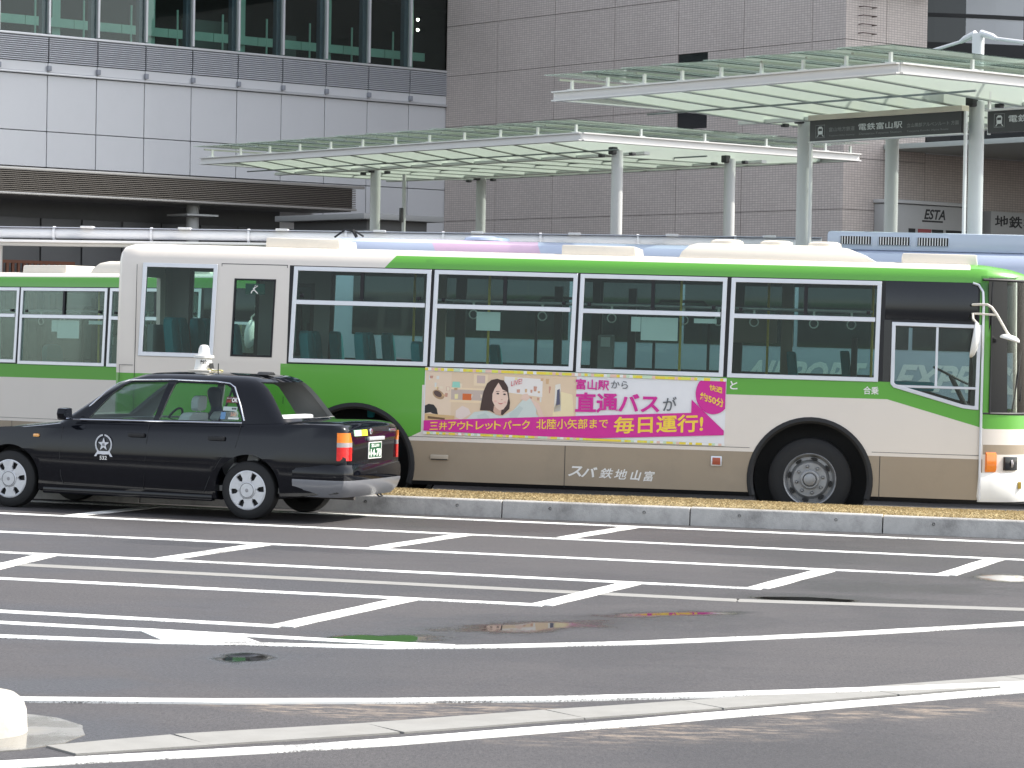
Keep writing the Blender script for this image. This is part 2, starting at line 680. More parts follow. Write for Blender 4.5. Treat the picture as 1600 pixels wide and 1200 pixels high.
strip('lane_line', [(-9, 21.0), (-3.56, 19.81), (-2.49, 19.59), (-0.82, 19.21), (-0.35, 19.14)], .17, -.004, .004, PAINT, 'white painted lane line')
strip('lane_line', [(-9, 19.25), (-3.40, 18.94), (-2.31, 18.87), (-0.81, 18.94), (-0.17, 19.13), (0.95, 19.67), (2.4, 20.58), (4.02, 21.81), (7, 24.4)], .19, -.004, .006, PAINT, 'curved white painted lane line')
hz = MB()
hz.prism([(-2.55, 19.56), (-2.30, 18.94), (-1.62, 18.94), (-1.85, 19.42)], -.004, .008, 'z')
structure(hz.build('painted_wedge', PAINT, smooth=0), 'white painted wedge between two lane lines')
strip('lane_line', [(-2.80, 15.78), (-1.6, 15.96), (-0.68, 16.18), (0.24, 16.46), (1.2, 16.85), (2.48, 17.44), (3.31, 17.88), (6, 19.4)], .165, -.004, .013, PAINT, 'white painted edge line')
strip('lane_line', [(-5, 12.0), (-2.41, 13.49), (-0.93, 14.36), (-0.61, 14.58), (0.77, 15.62), (1.15, 15.94), (3.27, 17.62), (6, 19.8)], .20, -.004, .006, PAINT, 'white painted edge line')
# shallow concrete drains let into the asphalt, built as separate lengths
gp = ext((-4.43, 24.56), (1.63, 23.14), -12, 1.9) + [(4.25, 23.0), (9, 22.9)]
strip('drain_channel', gp[:2], .27, -.02, .003, CONC, 'worn concrete drain channel across the lanes')
strip('drain_channel', [gp[1], gp[2], gp[3]], .27, -.02, .003, CONC, 'worn concrete drain channel across the lanes')
fp = [(-2.20, 13.98), (-1.60, 14.45), (-0.64, 15.08), (0.35, 15.83), (1.17, 16.41), (2.3, 17.28), (3.36, 18.1), (6, 20.2)]
wfp = [.30, .40, .38, .37, .36, .36, .36, .36]
for i in range(len(fp) - 1):
    a, b = Vector(fp[i]), Vector(fp[i + 1])
    d = (b - a).normalized() * .006
    o = strip('gutter_stone', [tuple(a + d), tuple(b - d)], .42, -.02, .010, CONC, 'pale concrete gutter slab', ws=(wfp[i], wfp[i + 1]))
# round-nosed kerb at the lower left with its wet apron
nose = MB()
prof = [(0.0, 0.245), (0.10, 0.25), (0.19, 0.235), (0.235, 0.19), (0.25, 0.12)]
ring = []
NC = Vector((-2.80, 14.55))


def nose_outline(inset):
    pts = []
    for k in range(17):
        t = -PI / 2 + PI * k / 16
        pts.append((NC.x + (0.34 - inset) * math.cos(t), NC.y + (0.36 - inset) * math.sin(t)))
    return [(NC.x - 3, NC.y - 0.36 + inset)] + pts + [(NC.x - 3, NC.y + 0.36 - inset)]


rings = []
for z, ins in [(-0.02, 0.0), (0.12, 0.01), (0.17, 0.03), (0.20, 0.07), (0.21, 0.14)]:
    rings.append([(x, y, z) for x, y in nose_outline(ins)])
nose.grid(rings, 0, True, True, True)
tag(nose.build('kerb_nose', mat('white_concrete', (0.42, 0.40, 0.355), 0.7, var=0.08, nscale=6, bump=.1, bscale=50, dirt=(0.35, 0.31, 0.24), dirt_amt=.5, dscale=4)),
    'rounded white concrete kerb end at the lower left edge', 'kerb')
ap = MB()
ap.prism([(NC.x - 3, NC.y - .5)] + [(NC.x + .62 * math.cos(-PI / 2 + PI * k / 14) + (.02 if k % 2 else 0), NC.y + .74 * math.sin(-PI / 2 + PI * k / 14)) for k in range(15)] + [(NC.x - 3, NC.y + .74)], -.02, .0055, 'z')


def wet_concrete():
    m, n, l = nmat('wet_concrete')
    p = n.get('Principled BSDF')
    tc = n.new('ShaderNodeTexCoord')
    t = n.new('ShaderNodeTexNoise')
    t.inputs['Scale'].default_value = 2.2
    t.inputs['Detail'].default_value = 6
    l.new(tc.outputs['Object'], t.inputs['Vector'])
    r = n.new('ShaderNodeMapRange')
    r.inputs['From Min'].default_value = 0.42
    r.inputs['From Max'].default_value = 0.6
    r.inputs['To Min'].default_value = 0.06
    r.inputs['To Max'].default_value = 0.5
    l.new(t.outputs['Fac'], r.inputs['Value'])
    l.new(r.outputs[0], p.inputs['Roughness'])
    x = n.new('ShaderNodeMix')
    x.data_type = 'RGBA'
    x.inputs['A'].default_value = (0.13, 0.125, 0.11, 1)
    x.inputs['B'].default_value = (0.26, 0.25, 0.23, 1)
    l.new(t.outputs['Fac'], x.inputs['Factor'])
    l.new(x.outputs['Result'], p.inputs['Base Color'])
    return m


structure(ap.build('concrete_apron', wet_concrete(), smooth=0), 'wet concrete apron round the white kerb end')

# ------------------------------------------------------------------ island with kerb and dry grass
kA, kB = Vector((-2.21, 32.95)), Vector((5.78, 31.42))
kd = (kB - kA).normalized()
kn = Vector((-kd.y, kd.x))                      # away from the camera
kroot = bpy.data.objects.new('kerb', None)
COL.objects.link(kroot)
kroot.matrix_world = Matrix(((kd.x, kn.x, 0, kA.x), (kd.y, kn.y, 0, kA.y), (0, 0, 1, 0), (0, 0, 0, 1)))
structure(kroot, 'grey concrete kerb stones along the grass island')
KLEN = 2.19
kbm = MB()
kbm.prism([(0.0, -0.15), (0.022, 0.19), (0.04, 0.205), (0.16, 0.205), (0.17, -0.15)], 0.006, KLEN - 0.006, 'x')
kme = kbm.mesh('kerb_stone', CONCK, bevel=0.006, segs=1)
hole = MB().lathe([(-0.002, 0.016), (0.004, 0.016), (0.01, 0.010)], (0, 0, 0), 'y', 10).mesh('lifting_hole', BLACKR)
k0 = (Vector((-0.08, 32.54)) - kA).dot(kd)
for i in range(-5, 4):
    o = link('kerb_stone', kme, kroot)
    o.location = (k0 + i * KLEN, 0.006 * math.sin(i * 2.3), 0.004 * math.sin(i * 1.7))
    o.rotation_euler = (0, 0, 0.002 * math.sin(i * 3.1))
    for fx in (0.25, 0.75):
        h = link('lifting_hole', hole, o)
        h.location = (KLEN * fx + 0.02, 0.011, 0.13)


def kp(s, t, z):
    p = kA + kd * s + kn * t
    return (p.x, p.y, z)


bx0 = Vector((-4.89, 34.46))
bdir = Vector((math.cos(R(7.4)), -math.sin(R(7.4))))
isl = MB()
rows = []
S0, S1 = -11.0, 9.5
ns = 160


def island_w(s):
    p = kA + kd * s
    d = abs((p - bx0).dot(Vector((math.sin(R(7.4)), math.cos(R(7.4))))))
    return max(0.55, min(1.25, d - 0.30))


def hump(s, f):
    return 0.20 + 0.055 * math.sin(PI * min(1, f * 1.05)) + 0.006 * math.sin(s * 1.3 + f * 4)


for i in range(ns + 1):
    s = S0 + (S1 - S0) * i / ns
    w = island_w(s)
    row = [kp(s, 0.16 + (w - 0.16) * f, hump(s, f) - (0.03 if f in (0, 1) else 0)) for f in (0, .12, .3, .5, .7, .88, 1)]
    row = [kp(s, 0.165, -0.05)] + row + [kp(s, w + 0.01, -0.05)]
    rows.append(row)
isl.grid(rows, 0, closed=False)
SOIL = mat('dry_turf', (0.40, 0.32, 0.17), 0.95, var=0.2, nscale=25, bump=0.25, bscale=50, dirt=(0.28, 0.22, 0.10), dirt_amt=.5, dscale=5)
structure(isl.build('island', SOIL), 'raised traffic island of dry turf')
gm, gn, gl = nmat('dry_grass')
gp_ = gn.get('Principled BSDF')
tc_ = gn.new('ShaderNodeTexCoord')
nz_ = gn.new('ShaderNodeTexNoise')
nz_.inputs['Scale'].default_value = 9
nz_.inputs['Detail'].default_value = 6
gl.new(tc_.outputs['Object'], nz_.inputs['Vector'])
rp_ = gn.new('ShaderNodeValToRGB')
rp_.color_ramp.elements[0].position = .3
rp_.color_ramp.elements[0].color = (0.40, 0.315, 0.17, 1)
rp_.color_ramp.elements[1].position = .68
rp_.color_ramp.elements[1].color = (0.49, 0.39, 0.22, 1)
gl.new(nz_.outputs['Fac'], rp_.inputs['Fac'])
gl.new(rp_.outputs['Color'], gp_.inputs['Base Color'])
gp_.inputs['Roughness'].default_value = 0.9
gv, gf = [], []
for i in range(60000):
    s = random.uniform(-3.2, 9.3)
    f = random.random()
    w = island_w(s)
    x, y, z = kp(s, 0.17 + (w - 0.17) * f, hump(s, f) - 0.008)
    hgt = random.uniform(0.012, 0.034)
    a = random.uniform(0, PI)
    dx, dy = math.cos(a) * 0.003, math.sin(a) * 0.003
    lx, ly = random.gauss(0, .022), random.gauss(0, .022)
    b = len(gv)
    gv += [(x - dx, y - dy, z), (x + dx, y + dy, z), (x + lx * .4, y + ly * .4, z + hgt * .7), (x + lx, y + ly, z + hgt)]
    gf += [(b, b + 1, b + 2), (b + 1, b + 3, b + 2)]
gme = bpy.data.meshes.new('grass')
gme.from_pydata(gv, [], gf)
gme.materials.append(gm)
go = link('grass', gme)
structure(go, 'short straw-coloured dry grass on the traffic island', 'stuff')

# ================================================================== city bus
BW = 2.50
SIDE = [(.03, .28), (0, .33), (0, .60), (0, .85), (0, 1.3), (0, 1.7), (.02, 2.3), (.045, 2.87), (.058, 2.94), (.08, 3.0), (.125, 3.055), (.21, 3.09), (.4, 3.112), (.8, 3.125), (1.25, 3.13)]


def bus_rings(off=0.0, zlo=None):
    """Cross-sections of the bus body along its length."""
    st = [(0.0, .16, .13), (.02, .09, .07), (.06, .035, .03), (.14, .005, .005), (.3, 0, 0), (1.3, 0, 0), (2.15, 0, 0), (4, 0, 0), (6, 0, 0), (8, 0, 0),
          (9.4, 0, 0), (10.2, 0, 0), (10.42, 0, .005), (10.52, .006, .012), (10.60, .03, .022), (10.70, .075, .035), (10.82, .145, .055), (10.92, .24, .08), (11.01, .37, .11), (11.09, .55, .14), (11.14, .8, .17), (11.165, 1.05, .19)]
    rings = []
    n = len(st)
    for i, (x, pl, dz) in enumerate(st):
        if off:
            x = x + off * (1 if i < 4 else (-1 if i > 12 else 0)) * 1.0
        near, far = [], []
        for ins, z in SIDE:
            y = pl + (ins + off) * (1 - pl / 1.25)
            zz = z - dz * max(0, (z - 2.3)) / .8 - (off if z > 2.9 else 0)
            if zlo is not None:
                zz = max(zz, zlo)
            near.append((x, min(y, 1.25), zz))
            far.append((x, max(BW - y, 1.25), zz))
        rings.append(near + far[::-1][1:])
    return rings


def bus_body_mesh(name, livery, mats, wins, wheel_x, extra):
    outer = MB().grid(bus_rings(), 0, True, True, True).mesh('b', mats, smooth=0)
    inner_r = bus_rings(.05)
    seen = []
    inn = MB()
    rr = []
    for r in inner_r:
        pts = []
        for (x, y, z) in r:
            pts.append((x, y, z if z > .95 else .95 + (z - .28) * .02))
        rr.append(pts)
    inn.grid(rr, 0, True, True, True)
    me = boolean(outer, inn.mesh('i', mats, smooth=0))
    cut = MB()
    for poly in wins:
        cut.prism(poly, -.3, BW + .3, 'y')
    # windscreen and rear window openings
    cut.prism([(.012, 1.36), (BW - .012, 1.36), (BW - .03, 2.93), (.03, 2.93)], 10.590, 11.6, 'x')
    cut.prism([(.45, 1.75), (BW - .45, 1.75), (BW - .5, 2.72), (.5, 2.72)], -.4, .2, 'x')
    me = boolean(me, cut.mesh('c', mats, smooth=0))
    arch = MB()
    for wx in wheel_x:
        arch.lathe([(-.3, .69), (.62, .69)], (wx, 0, .5), 'y', 48, caps=True)
        arch.lathe([(-.62, .69), (.3, .69)], (wx, BW, .5), 'y', 48, caps=True)
    me = boolean(me, arch.mesh('a', mats, smooth=0))
    bm = bmesh.new()
    bm.from_mesh(me)
    for co, no in livery['planes']:
        bmesh.ops.bisect_plane(bm, geom=bm.verts[:] + bm.edges[:] + bm.faces[:], plane_co=co, plane_no=no, dist=1e-5)
    for f in bm.faces:
        f.material_index = livery['fn'](f.calc_center_median(), f.normal)
        f.smooth = True
    res = bpy.data.meshes.new(name)
    for m_ in mats:
        res.materials.append(m_)
    bm.to_mesh(res)
    bm.free()
    res.set_sharp_from_angle(angle=R(28))
    return res


def side_y(z):
    """Outer skin offset at a height."""
    for (a, z0), (b, z1) in zip(SIDE, SIDE[1:]):
        if z0 <= z <= z1:
            return a + (b - a) * (z - z0) / (z1 - z0)
    return 0


WHEELS_X = (3.03, 8.52)


def city_livery(c, nrm):
    x, y, z = c
    for wx in WHEELS_X:
        if math.hypot(x - wx, z - .5) < .70 and (0.004 < y < BW - .004):
            return 3
    inner = side_y(z) + .035 < y < BW - side_y(z) - .035 and .93 < z < 3.085 and .06 < x < 10.56
    if inner and not (abs(nrm.y) > .6 and (y < .044 or y > BW - .044)):
        if nrm.z > .7 and z < 1.05:
            return 5
        if z < 3.02 or nrm.z < -.2:
            return 4
    if z < .32:
        return 3
    if x > 10.535:                                   # front end
        if z > 1.17:
            return 1
        if .87 < z < .985:
            return 2
        return 0
    if z > 2.885:
        if x > 10.33 and z > 3.03:
            return 1
        if x > 10.40:
            return 1
        if z < 3.036 and x > 3.375 + (z - 2.933) * .88:
            return 1
        return 0
    if 1.69 < z:
        if x > 2.165 and x < 10.45:
            return 3
        if x >= 10.45:
            return 1
        return 0
    if x < 2.09:
        return 1 if .81 < z < 1.52 else (0 if z >= 1.52 else 2)
    if x < 3.84:
        if z > .81 and not (x > 3.62 + (z - .81) * 2.0 and z < .9):
            return 1
        return 0 if z > .81 else 2
    if z < .81:
        return 2
    lim = 1.484 if x < 9.4 else 1.484 - (x - 9.4) * .272
    return 1 if z > lim else 0


WINS = [  # outer frame corners: bottom-left, bottom-right, top-right, top-left (x, z)
    [(.313, 1.732), (1.249, 1.732), (1.274, 2.873), (.338, 2.873)],
    [(2.188, 1.707), (3.893, 1.709), (3.909, 2.874), (2.219, 2.874)],
    [(3.926, 1.706), (5.660, 1.706), (5.686, 2.872), (3.948, 2.874)],
    [(5.697, 1.690), (7.459, 1.686), (7.475, 2.872), (5.717, 2.872)],
    [(7.505, 1.684), (9.288, 1.684), (9.300, 2.876), (7.525, 2.872)],
]
DOORWIN = [(1.464, 1.760), (1.980, 1.760), (2.001, 2.709), (1.485, 2.709)]
DRIVERWIN = [(9.432, 1.668), (9.47, 1.625), (10.28, 1.405), (10.40, 1.392), (10.470, 1.392), (10.478, 2.392), (9.432, 2.400)]


def inset_poly(poly, d):
    """Shrink a convex polygon given anticlockwise."""
    n = len(poly)
    res = []
    for i in range(n):
        p0, p1, p2 = Vector(poly[i - 1]), Vector(poly[i]), Vector(poly[(i + 1) % n])
        e1, e2 = (p1 - p0).normalized(), (p2 - p1).normalized()
        n1, n2 = Vector((-e1.y, e1.x)), Vector((-e2.y, e2.x))
        k = (n1 + n2)
        k = k / max(.3, k.dot(n1))
        res.append(tuple(p1 + k * d))
    return res


def frame_ring(mb, outer, inner, y0, y1, mi=0):
    n = len(outer)
    loops = [[(p[0], y0, p[1]) for p in outer], [(p[0], y0, p[1]) for p in inner], [(p[0], y1, p[1]) for p in inner], [(p[0], y1, p[1]) for p in outer]]
    for a in range(4):
        A, B = loops[a], loops[(a + 1) % 4]
        for i in range(n):
            j = (i + 1) % n
            mb.poly([A[i], A[j], B[j], B[i]], mi)


def lean(mb_obj, s=1, base=0.0):
    """Push geometry in to follow the leaning body side."""
    for v in mb_obj.data.vertices:
        v.co.y += s * side_y(v.co.z)
    return mb_obj


def sliding_window(root, poly, barz, fw=.052):
    f = MB()
    inn = inset_poly(poly, fw)
    frame_ring(f, poly, inn, -.014, .05)
    if barz:
        f.box(inn[0][0] + .002, inn[1][0] - .002, -.011, .045, barz - .028, barz + .028)
    o = lean(f.build('window', ALU, root, bevel=.004, segs=1))
    g = inset_poly(poly, fw - .006)
    x0, x1, z0, z1 = g[0][0], g[1][0], g[0][1], g[2][1]
    tx = (g[3][0] - g[0][0]) / (z1 - z0)
    if barz:
        xm = (x0 + x1) / 2 + tx * (z1 - z0) * .75
        lean(MB().prism([(x0, z0), (x1, z0), (x1 + tx * (barz - z0), barz), (x0 + tx * (barz - z0), barz)], .012, .018, 'y').build('pane', BUSGLASS, o, smooth=0))
        lean(MB().prism([(x0 + tx * (barz - z0), barz), (xm + .02, barz), (xm + .02, z1), (g[3][0], z1)], .008, .013, 'y').build('pane', BUSGLASS, o, smooth=0))
        lean(MB().prism([(xm - .02, barz), (x1 + tx * (barz - z0), barz), (g[2][0], z1), (xm - .02, z1)], .022, .027, 'y').build('pane', BUSGLASS, o, smooth=0))
        e = MB()
        e.box(xm - .022, xm + .022, .004, .034, barz + .02, z1)
        lean(e.build('sash_rail', BLACKR, o, smooth=0))
        cat = MB()
        for cx in (x0 + .09, x1 + tx * .5 - .10):
            cat.box(cx - .022, cx + .022, -.004, .03, barz + .06, barz + .10)
        for c_ in split_build(cat, 'catch', BLACKR, o, bevel=.006):
            lean(c_)
    else:
        lean(MB().prism(g, .012, .018, 'y').build('pane', BUSGLASS, o, smooth=0))
    return o


def bus_wheel(root, wx, near=True):
    s = 1 if near else -1
    y0 = .05 if near else BW - .05
    t = MB().lathe([(0, .30), (-.0 * s, .31), (.0, .40), (.015 * s, .455), (.04 * s, .488), (.07 * s, .499), (.20 * s, .499), (.23 * s, .488), (.25 * s, .44), (.25 * s, .30)], (wx, y0, .5), 'y', 56)
    o = t.build('wheel', TYRE, root)
    r = MB().lathe([(-.004 * s, .315), (-.012 * s, .308), (-.004 * s, .298), (.03 * s, .285), (.09 * s, .27), (.085 * s, .235), (.055 * s, .215), (.035 * s, .20), (.035 * s, .115), (.035 * s, .001)], (wx, y0, .5), 'y', 48)
    ro = r.build('rim', SILVER, o)
    hb = MB().lathe([(.04 * s, .115), (-.005 * s, .112), (-.012 * s, .10), (-.012 * s, .085), (.0, .08), (-.03 * s, .07), (-.035 * s, .055), (-.035 * s, .001)], (wx, y0, .5), 'y', 32)
    hb.build('hub', SILVER, o)
    nuts = MB()
    for k in range(8):
        t = 2 * PI * k / 8 + .2
        c = (wx + .158 * math.cos(t), y0, .5 + .158 * math.sin(t))
        nuts.lathe([(.04 * s, .021), (.012 * s, .020), (.006 * s, .016), (-.02 * s, .012), (-.022 * s, .001)], c, 'y', 8)
    split_build(nuts, 'wheel_nut', mat('nut_steel', (.25, .25, .25), .45, .6), o)
    ho = MB()
    for k in range(8):
        t = 2 * PI * (k + .5) / 8 + .2
        pts = []
        for q in range(10):
            a = 2 * PI * q / 10
            lx, lz = .042 * math.cos(a), .019 * math.sin(a)
            rr = .248 + lz
            pts.append((wx + rr * math.cos(t) - lx * math.sin(t), .5 + rr * math.sin(t) + lx * math.cos(t)))
        ho.prism(pts, y0 + .058 * s, y0 + .09 * s, 'y')
    split_build(ho, 'vent_hole', BLACKR, o, smooth=0)
    return o


def seat_mesh():
    m_ = MB()
    m_.box(-.02, .42, 0, .40, .42, .52)
    m_.grid([[(-.07 - dz * .10 + a, y, .45 + dz) for a, y in ((0, ys0), (.10, ys0), (.10, .40 - ys0), (0, .40 - ys0))] for dz, ys0 in ((0, 0), (.35, 0), (.50, .01), (.56, .05), (.585, .11))], 0, True, True, True)
    m_.box(.02, .10, .16, .24, .0, .42)
    return m_.mesh('seat', TEAL, bevel=.025, segs=2)


def rounded_box(x0, x1, y0, y1, z0, z1, slope0=0, slope1=0, top=.03):
    b_ = MB()
    b_.grid([[(x0, y0, z0), (x1, y0, z0), (x1, y1, z0), (x0, y1, z0)],
             [(x0 + slope0, y0 + top, z1), (x1 - slope1, y0 + top, z1), (x1 - slope1, y1 - top, z1), (x0 + slope0, y1 - top, z1)]], 0, True, True, True)
    return b_


def make_city_bus():
    root = thing('city_bus', '', 'bus')
    planes = [((0, 0, z), (0, 0, 1)) for z in (.81, .85, .87, .985, 1.17, 1.484, 1.52, 1.69, 2.885, 3.036)]
    planes += [((x, 0, 0), (1, 0, 0)) for x in (2.09, 2.165, 3.84, 9.4, 10.33, 10.45, 10.535)]
    planes.append(((3.375, 0, 2.933), (1, 0, -.88)))
    planes.append(((3.62, 0, .81), (1, 0, -2.0)))
    planes.append(((9.4, 0, 1.484), (.272, 0, 1)))
    wins = [inset_poly(w, .03) for w in WINS] + [inset_poly(DOORWIN, .006), inset_poly(DRIVERWIN, .02)]
    mats = [CREAM, GREEN, BEIGE, BLACKR, INTGREY, FLOORG]
    me = bus_body_mesh('body', {'planes': planes, 'fn': city_livery}, mats, wins, WHEELS_X, None)
    link('body', me, root)
    for i, w in enumerate(WINS):
        sliding_window(root, w, None if i == 0 else {1: 2.442, 2: 2.438, 3: 2.430, 4: 2.420}[i])
    # far side glazing and frames
    for i, w in enumerate(WINS + [DOORWIN]):
        f = MB()
        frame_ring(f, w, inset_poly(w, .05), BW - .05, BW + .006)
        o = lean(f.build('far_window', BLACKR, root, smooth=0), -1)
        lean(MB().prism(inset_poly(w, .045), BW - .02, BW - .014, 'y').build('pane', BUSGLASS, o, smooth=0), -1)
    # rear door with its window
    d = MB()
    d.box(1.327, 2.129, -.0012, .004, 1.2, 1.756) if False else None
    sm = .008
    for x0, x1, z0, z1 in [(1.318, 1.318 + sm, 1.2, 2.884), (2.13, 2.13 + sm, 1.2, 2.884), (1.318, 2.138, 2.88, 2.888)]:
        d.box(x0, x1, -.0025, .004, z0, z1)
    dr = lean(d.build('emergency_door', BLACKR, root, smooth=0))
    f = MB()
    frame_ring(f, DOORWIN, inset_poly(DOORWIN, .022), -.006, .03)
    lean(f.build('window_rubber', BLACKR, dr, smooth=0))
    lean(MB().prism(inset_poly(DOORWIN, .015), .012, .018, 'y').build('pane', BUSGLASS, dr, smooth=0))
    sg = MB().box(1.62, 1.86, .05, .056, 2.52, 2.65)
    es = sg.build('exit_sticker', mat('exit_green', (.01, .07, .05), .5), dr, smooth=0)
    run = MB()
    run.tube([(1.745, .046, 2.632), (1.745, .046, 2.628)], .012, 8)
    run.tube([(1.74, .046, 2.612), (1.725, .046, 2.575), (1.70, .046, 2.555), (1.695, .046, 2.53)], .008, 6)
    run.tube([(1.728, .046, 2.575), (1.755, .046, 2.55), (1.775, .046, 2.53)], .008, 6)
    run.tube([(1.715, .046, 2.59), (1.745, .046, 2.605), (1.775, .046, 2.625)], .006, 6)
    run.build('running_figure', WHITEP, es)
    # driver's side window, black panel above
    fr = MB()
    frame_ring(fr, DRIVERWIN, inset_poly(DRIVERWIN, .045), -.014, .05)
    fr.box(9.47, 10.44, -.010, .045, 1.628, 1.658)
    fr.box(9.95, 9.98, -.008, .045, 1.65, 2.37)
    dw = lean(fr.build('driver_window', ALU, root, bevel=.004, segs=1))
    dp = inset_poly(DRIVERWIN, .035)
    lean(MB().prism(dp, .012, .018, 'y').build('pane', CARGLASS, dw, smooth=0))
    bp = lean(MB().box(9.345, 10.43, -.004, .02, 2.425, 2.885).build('black_panel', BLACKG, root, bevel=.02))
    fo = MB()
    fo.box(9.34, 9.425, -.003, .02, 1.69, 2.42)
    lean(fo.build('pillar_cover', BLACKG, root, smooth=0))
    fd = MB()
    frame_ring(fd, DRIVERWIN, inset_poly(DRIVERWIN, .05), BW - .05, BW + .006)
    o = lean(fd.build('far_window', BLACKR, root, smooth=0), -1)
    lean(MB().prism(dp, BW - .02, BW - .014, 'y').build('pane', CARGLASS, o, smooth=0), -1)
    # front pillar gutter
    gp2 = MB().tube([(10.36, .03, 2.88), (10.43, .028, 2.86), (10.48, .02, 2.78), (10.492, .005, 2.6), (10.500, -.008, 1.7), (10.508, -.010, .33)], .016, 8)
    gp2.build('front_gutter', ALU, root)
    # windscreen following the curved front
    rgs = bus_rings(.012)
    plan = []
    for r in rgs[-9:]:
        plan.append(r[5][:2])
    near = [Vector(p) for p in plan]
    far = [Vector((p.x, BW - p.y)) for p in near]
    path = near + far[::-1]
    ws = MB()
    rr = []
    for p in path:
        nn = Vector((p.x - 9.6, (p.y - 1.25) * 1.1)).normalized() * .006
        rr.append([(p.x, p.y, 1.31), (p.x - .03, p.y, 2.2), (p.x - .05, p.y, 2.97), (p.x - .05 - nn.x, p.y - nn.y, 2.97), (p.x - .03 - nn.x, p.y - nn.y, 2.2), (p.x - nn.x, p.y - nn.y, 1.31)])
    ws.grid(rr, 0, True, True, True)
    wso = ws.build('windscreen', WSGLASS, root)
    rub = MB()
    for z in (1.352, 2.925):
        rub.tube([(p.x + .012 - (.045 if z > 2 else 0), p.y, z) for p in path], .018, 6)
    rub.tube([(10.600, .012, 1.35), (10.596, .03, 2.2), (10.590, .065, 2.90)], .012, 6)
    rub.build('windscreen_rubber', BLACKR, wso)
    fr_ = MB()
    rr = []
    for p in path[1:4]:
        rr.append([(p.x + .004, p.y - .003, 1.34), (p.x - .022, p.y - .003, 2.2), (p.x - .044, p.y - .003, 2.95)])
    fr_.grid(rr, 0, closed=False)
    fr_.build('windscreen_border', BLACKG, wso)
    wip = MB()
    wip.tube([(10.86, .22, 1.34), (10.93, .30, 1.8), (10.97, .42, 2.2)], .010, 6)
    wip.tube([(10.97, .34, 1.50), (10.96, .45, 2.3)], .008, 6)
    wip.build('wiper', BLACKR, wso)
    # bumper, lamps
    bpl = []
    base = [r[1][:2] for r in bus_rings()[-9:]]
    bump = MB()
    rr = []
    for (x, y) in [(10.50, -.004)] + base + [(x, BW - y) for x, y in base[::-1]] + [(10.50, BW + .004)]:
        k = .035 if x > 10.52 else .0
        rr.append([(x - .25, min(max(y, .3), BW - .3), .33), (x + k * .3, y, .31), (x + k, y - (.02 if y < .3 else 0), .38), (x + k, y - (.02 if y < .3 else 0), .60), (x + k * .5, y, .655), (x - .25, min(max(y, .3), BW - .3), .655)])
    bump.grid(rr, 0, True, True, True)
    bmo = bump.build('front_bumper', WHITEP, root, smooth=40)
    MB().box(10.965, 11.005, .22, .32, .47, .55).build('bumper_marker', mat('amber_marker', (.5, .33, .05), .3), bmo, bevel=.004)
    tl = MB()
    for (x, y) in [(10.56, -.012), (10.64, .035), (10.72, .095)]:
        pass
    rr = [[(x, y - .018, .665), (x + .012, y - .03, .70), (x + .012, y - .03, .86), (x, y - .018, .895), (x - .05, y + .05, .895), (x - .05, y + .05, .665)] for x, y in [(10.575, .025), (10.62, .044), (10.66, .062), (10.69, .077)]]
    tl.grid(rr, 0, True, True, True)
    tl.build('turn_signal', ORANGE, root, smooth=50)
    hl = MB()
    rr = [[(x + .012, y - .03, .685), (x + .012, y - .03, .845), (x - .05, y + .05, .845), (x - .05, y + .05, .685)] for x, y in [(10.79, .128), (10.85, .172), (10.90, .222), (10.94, .275)]]
    hl.grid(rr, 0, True, True, True)
    hlo = hl.build('headlight', BLACKG, root, bevel=.006)
    MB().lathe([(0, .055), (.02, .05), (.035, .001)], (10.875, .19, .765), 'x', 16).build('lens', CLEARL, hlo)
    # mirrors on tubular arms
    ma = MB()
    arm = [(10.36, -.02, 2.625), (10.45, -.10, 2.63), (10.53, -.14, 2.63), (10.58, -.15, 2.60), (10.64, -.16, 2.52), (10.76, -.16, 2.32), (10.82, -.16, 2.24)]
    ma.tube(arm, .015, 8)
    ma.tube([(10.36, -.02, 2.52), (10.46, -.10, 2.52), (10.655, -.16, 2.51)], .012, 8)
    ma.tube([(10.37, -.03, 2.52), (10.37, -.13, 2.46), (10.40, -.16, 2.425), (10.43, -.17, 2.40), (10.435, -.17, 2.33), (10.42, -.17, 2.28)], .013, 8)
    mr = ma.build('mirror_arm', IVORYP, root)
    def dish(name, c, rx, rz, ry, rot):
        d_ = MB()
        M_ = Matrix.Translation(c) @ Matrix.Rotation(rot, 4, 'Y')
        rings = []
        for t, s_ in [(-1, .02), (-.9, .5), (-.6, .82), (-.2, .97), (.15, 1.0), (.3, .95), (.32, .6), (.32, .02)]:
            rings.append([tuple(M_ @ Vector((t * rx, ry * s_ * math.cos(a), rz * s_ * math.sin(a)))) for a in [2 * PI * k / 20 for k in range(20)]])
        d_.grid(rings, 0, True, True, True)
        return d_.build(name, WHITEP, mr, smooth=60)
    dish('mirror', (10.385, -.17, 2.215), .065, .215, .12, R(188))
    dish('round_mirror', (10.80, -.16, 2.235), .05, .12, .12, R(105))
    # wheels and arch lips
    for wx in WHEELS_X:
        bus_wheel(root, wx)
        bus_wheel(root, wx, False)
        for yn, sg_ in ((0, 1), (BW, -1)):
            MB().lathe([(.012 * sg_, .70), (.012 * sg_, .682), (.60 * sg_, .682), (.60 * sg_, .001)], (wx, yn, .5), 'y', 40, caps=False).build('wheel_well', BLACKR, root)
        lip = MB()
        pr = []
        for k in range(33):
            t = -R(17) + (PI + 2 * R(17)) * k / 32
            c_, s_ = math.cos(t), math.sin(t)
            pr.append([(wx + r_ * c_, yy, .5 + r_ * s_) for r_, yy in ((.745, -.004), (.735, -.018), (.70, -.022), (.672, -.004), (.672, .05), (.73, .03))])
        lip.grid(pr, 0, True, True, True)
        lip.build('wheel_arch', BLACKR, root)
    # seams, flap handle, marker lamp, strip between cream and beige
    se = MB()
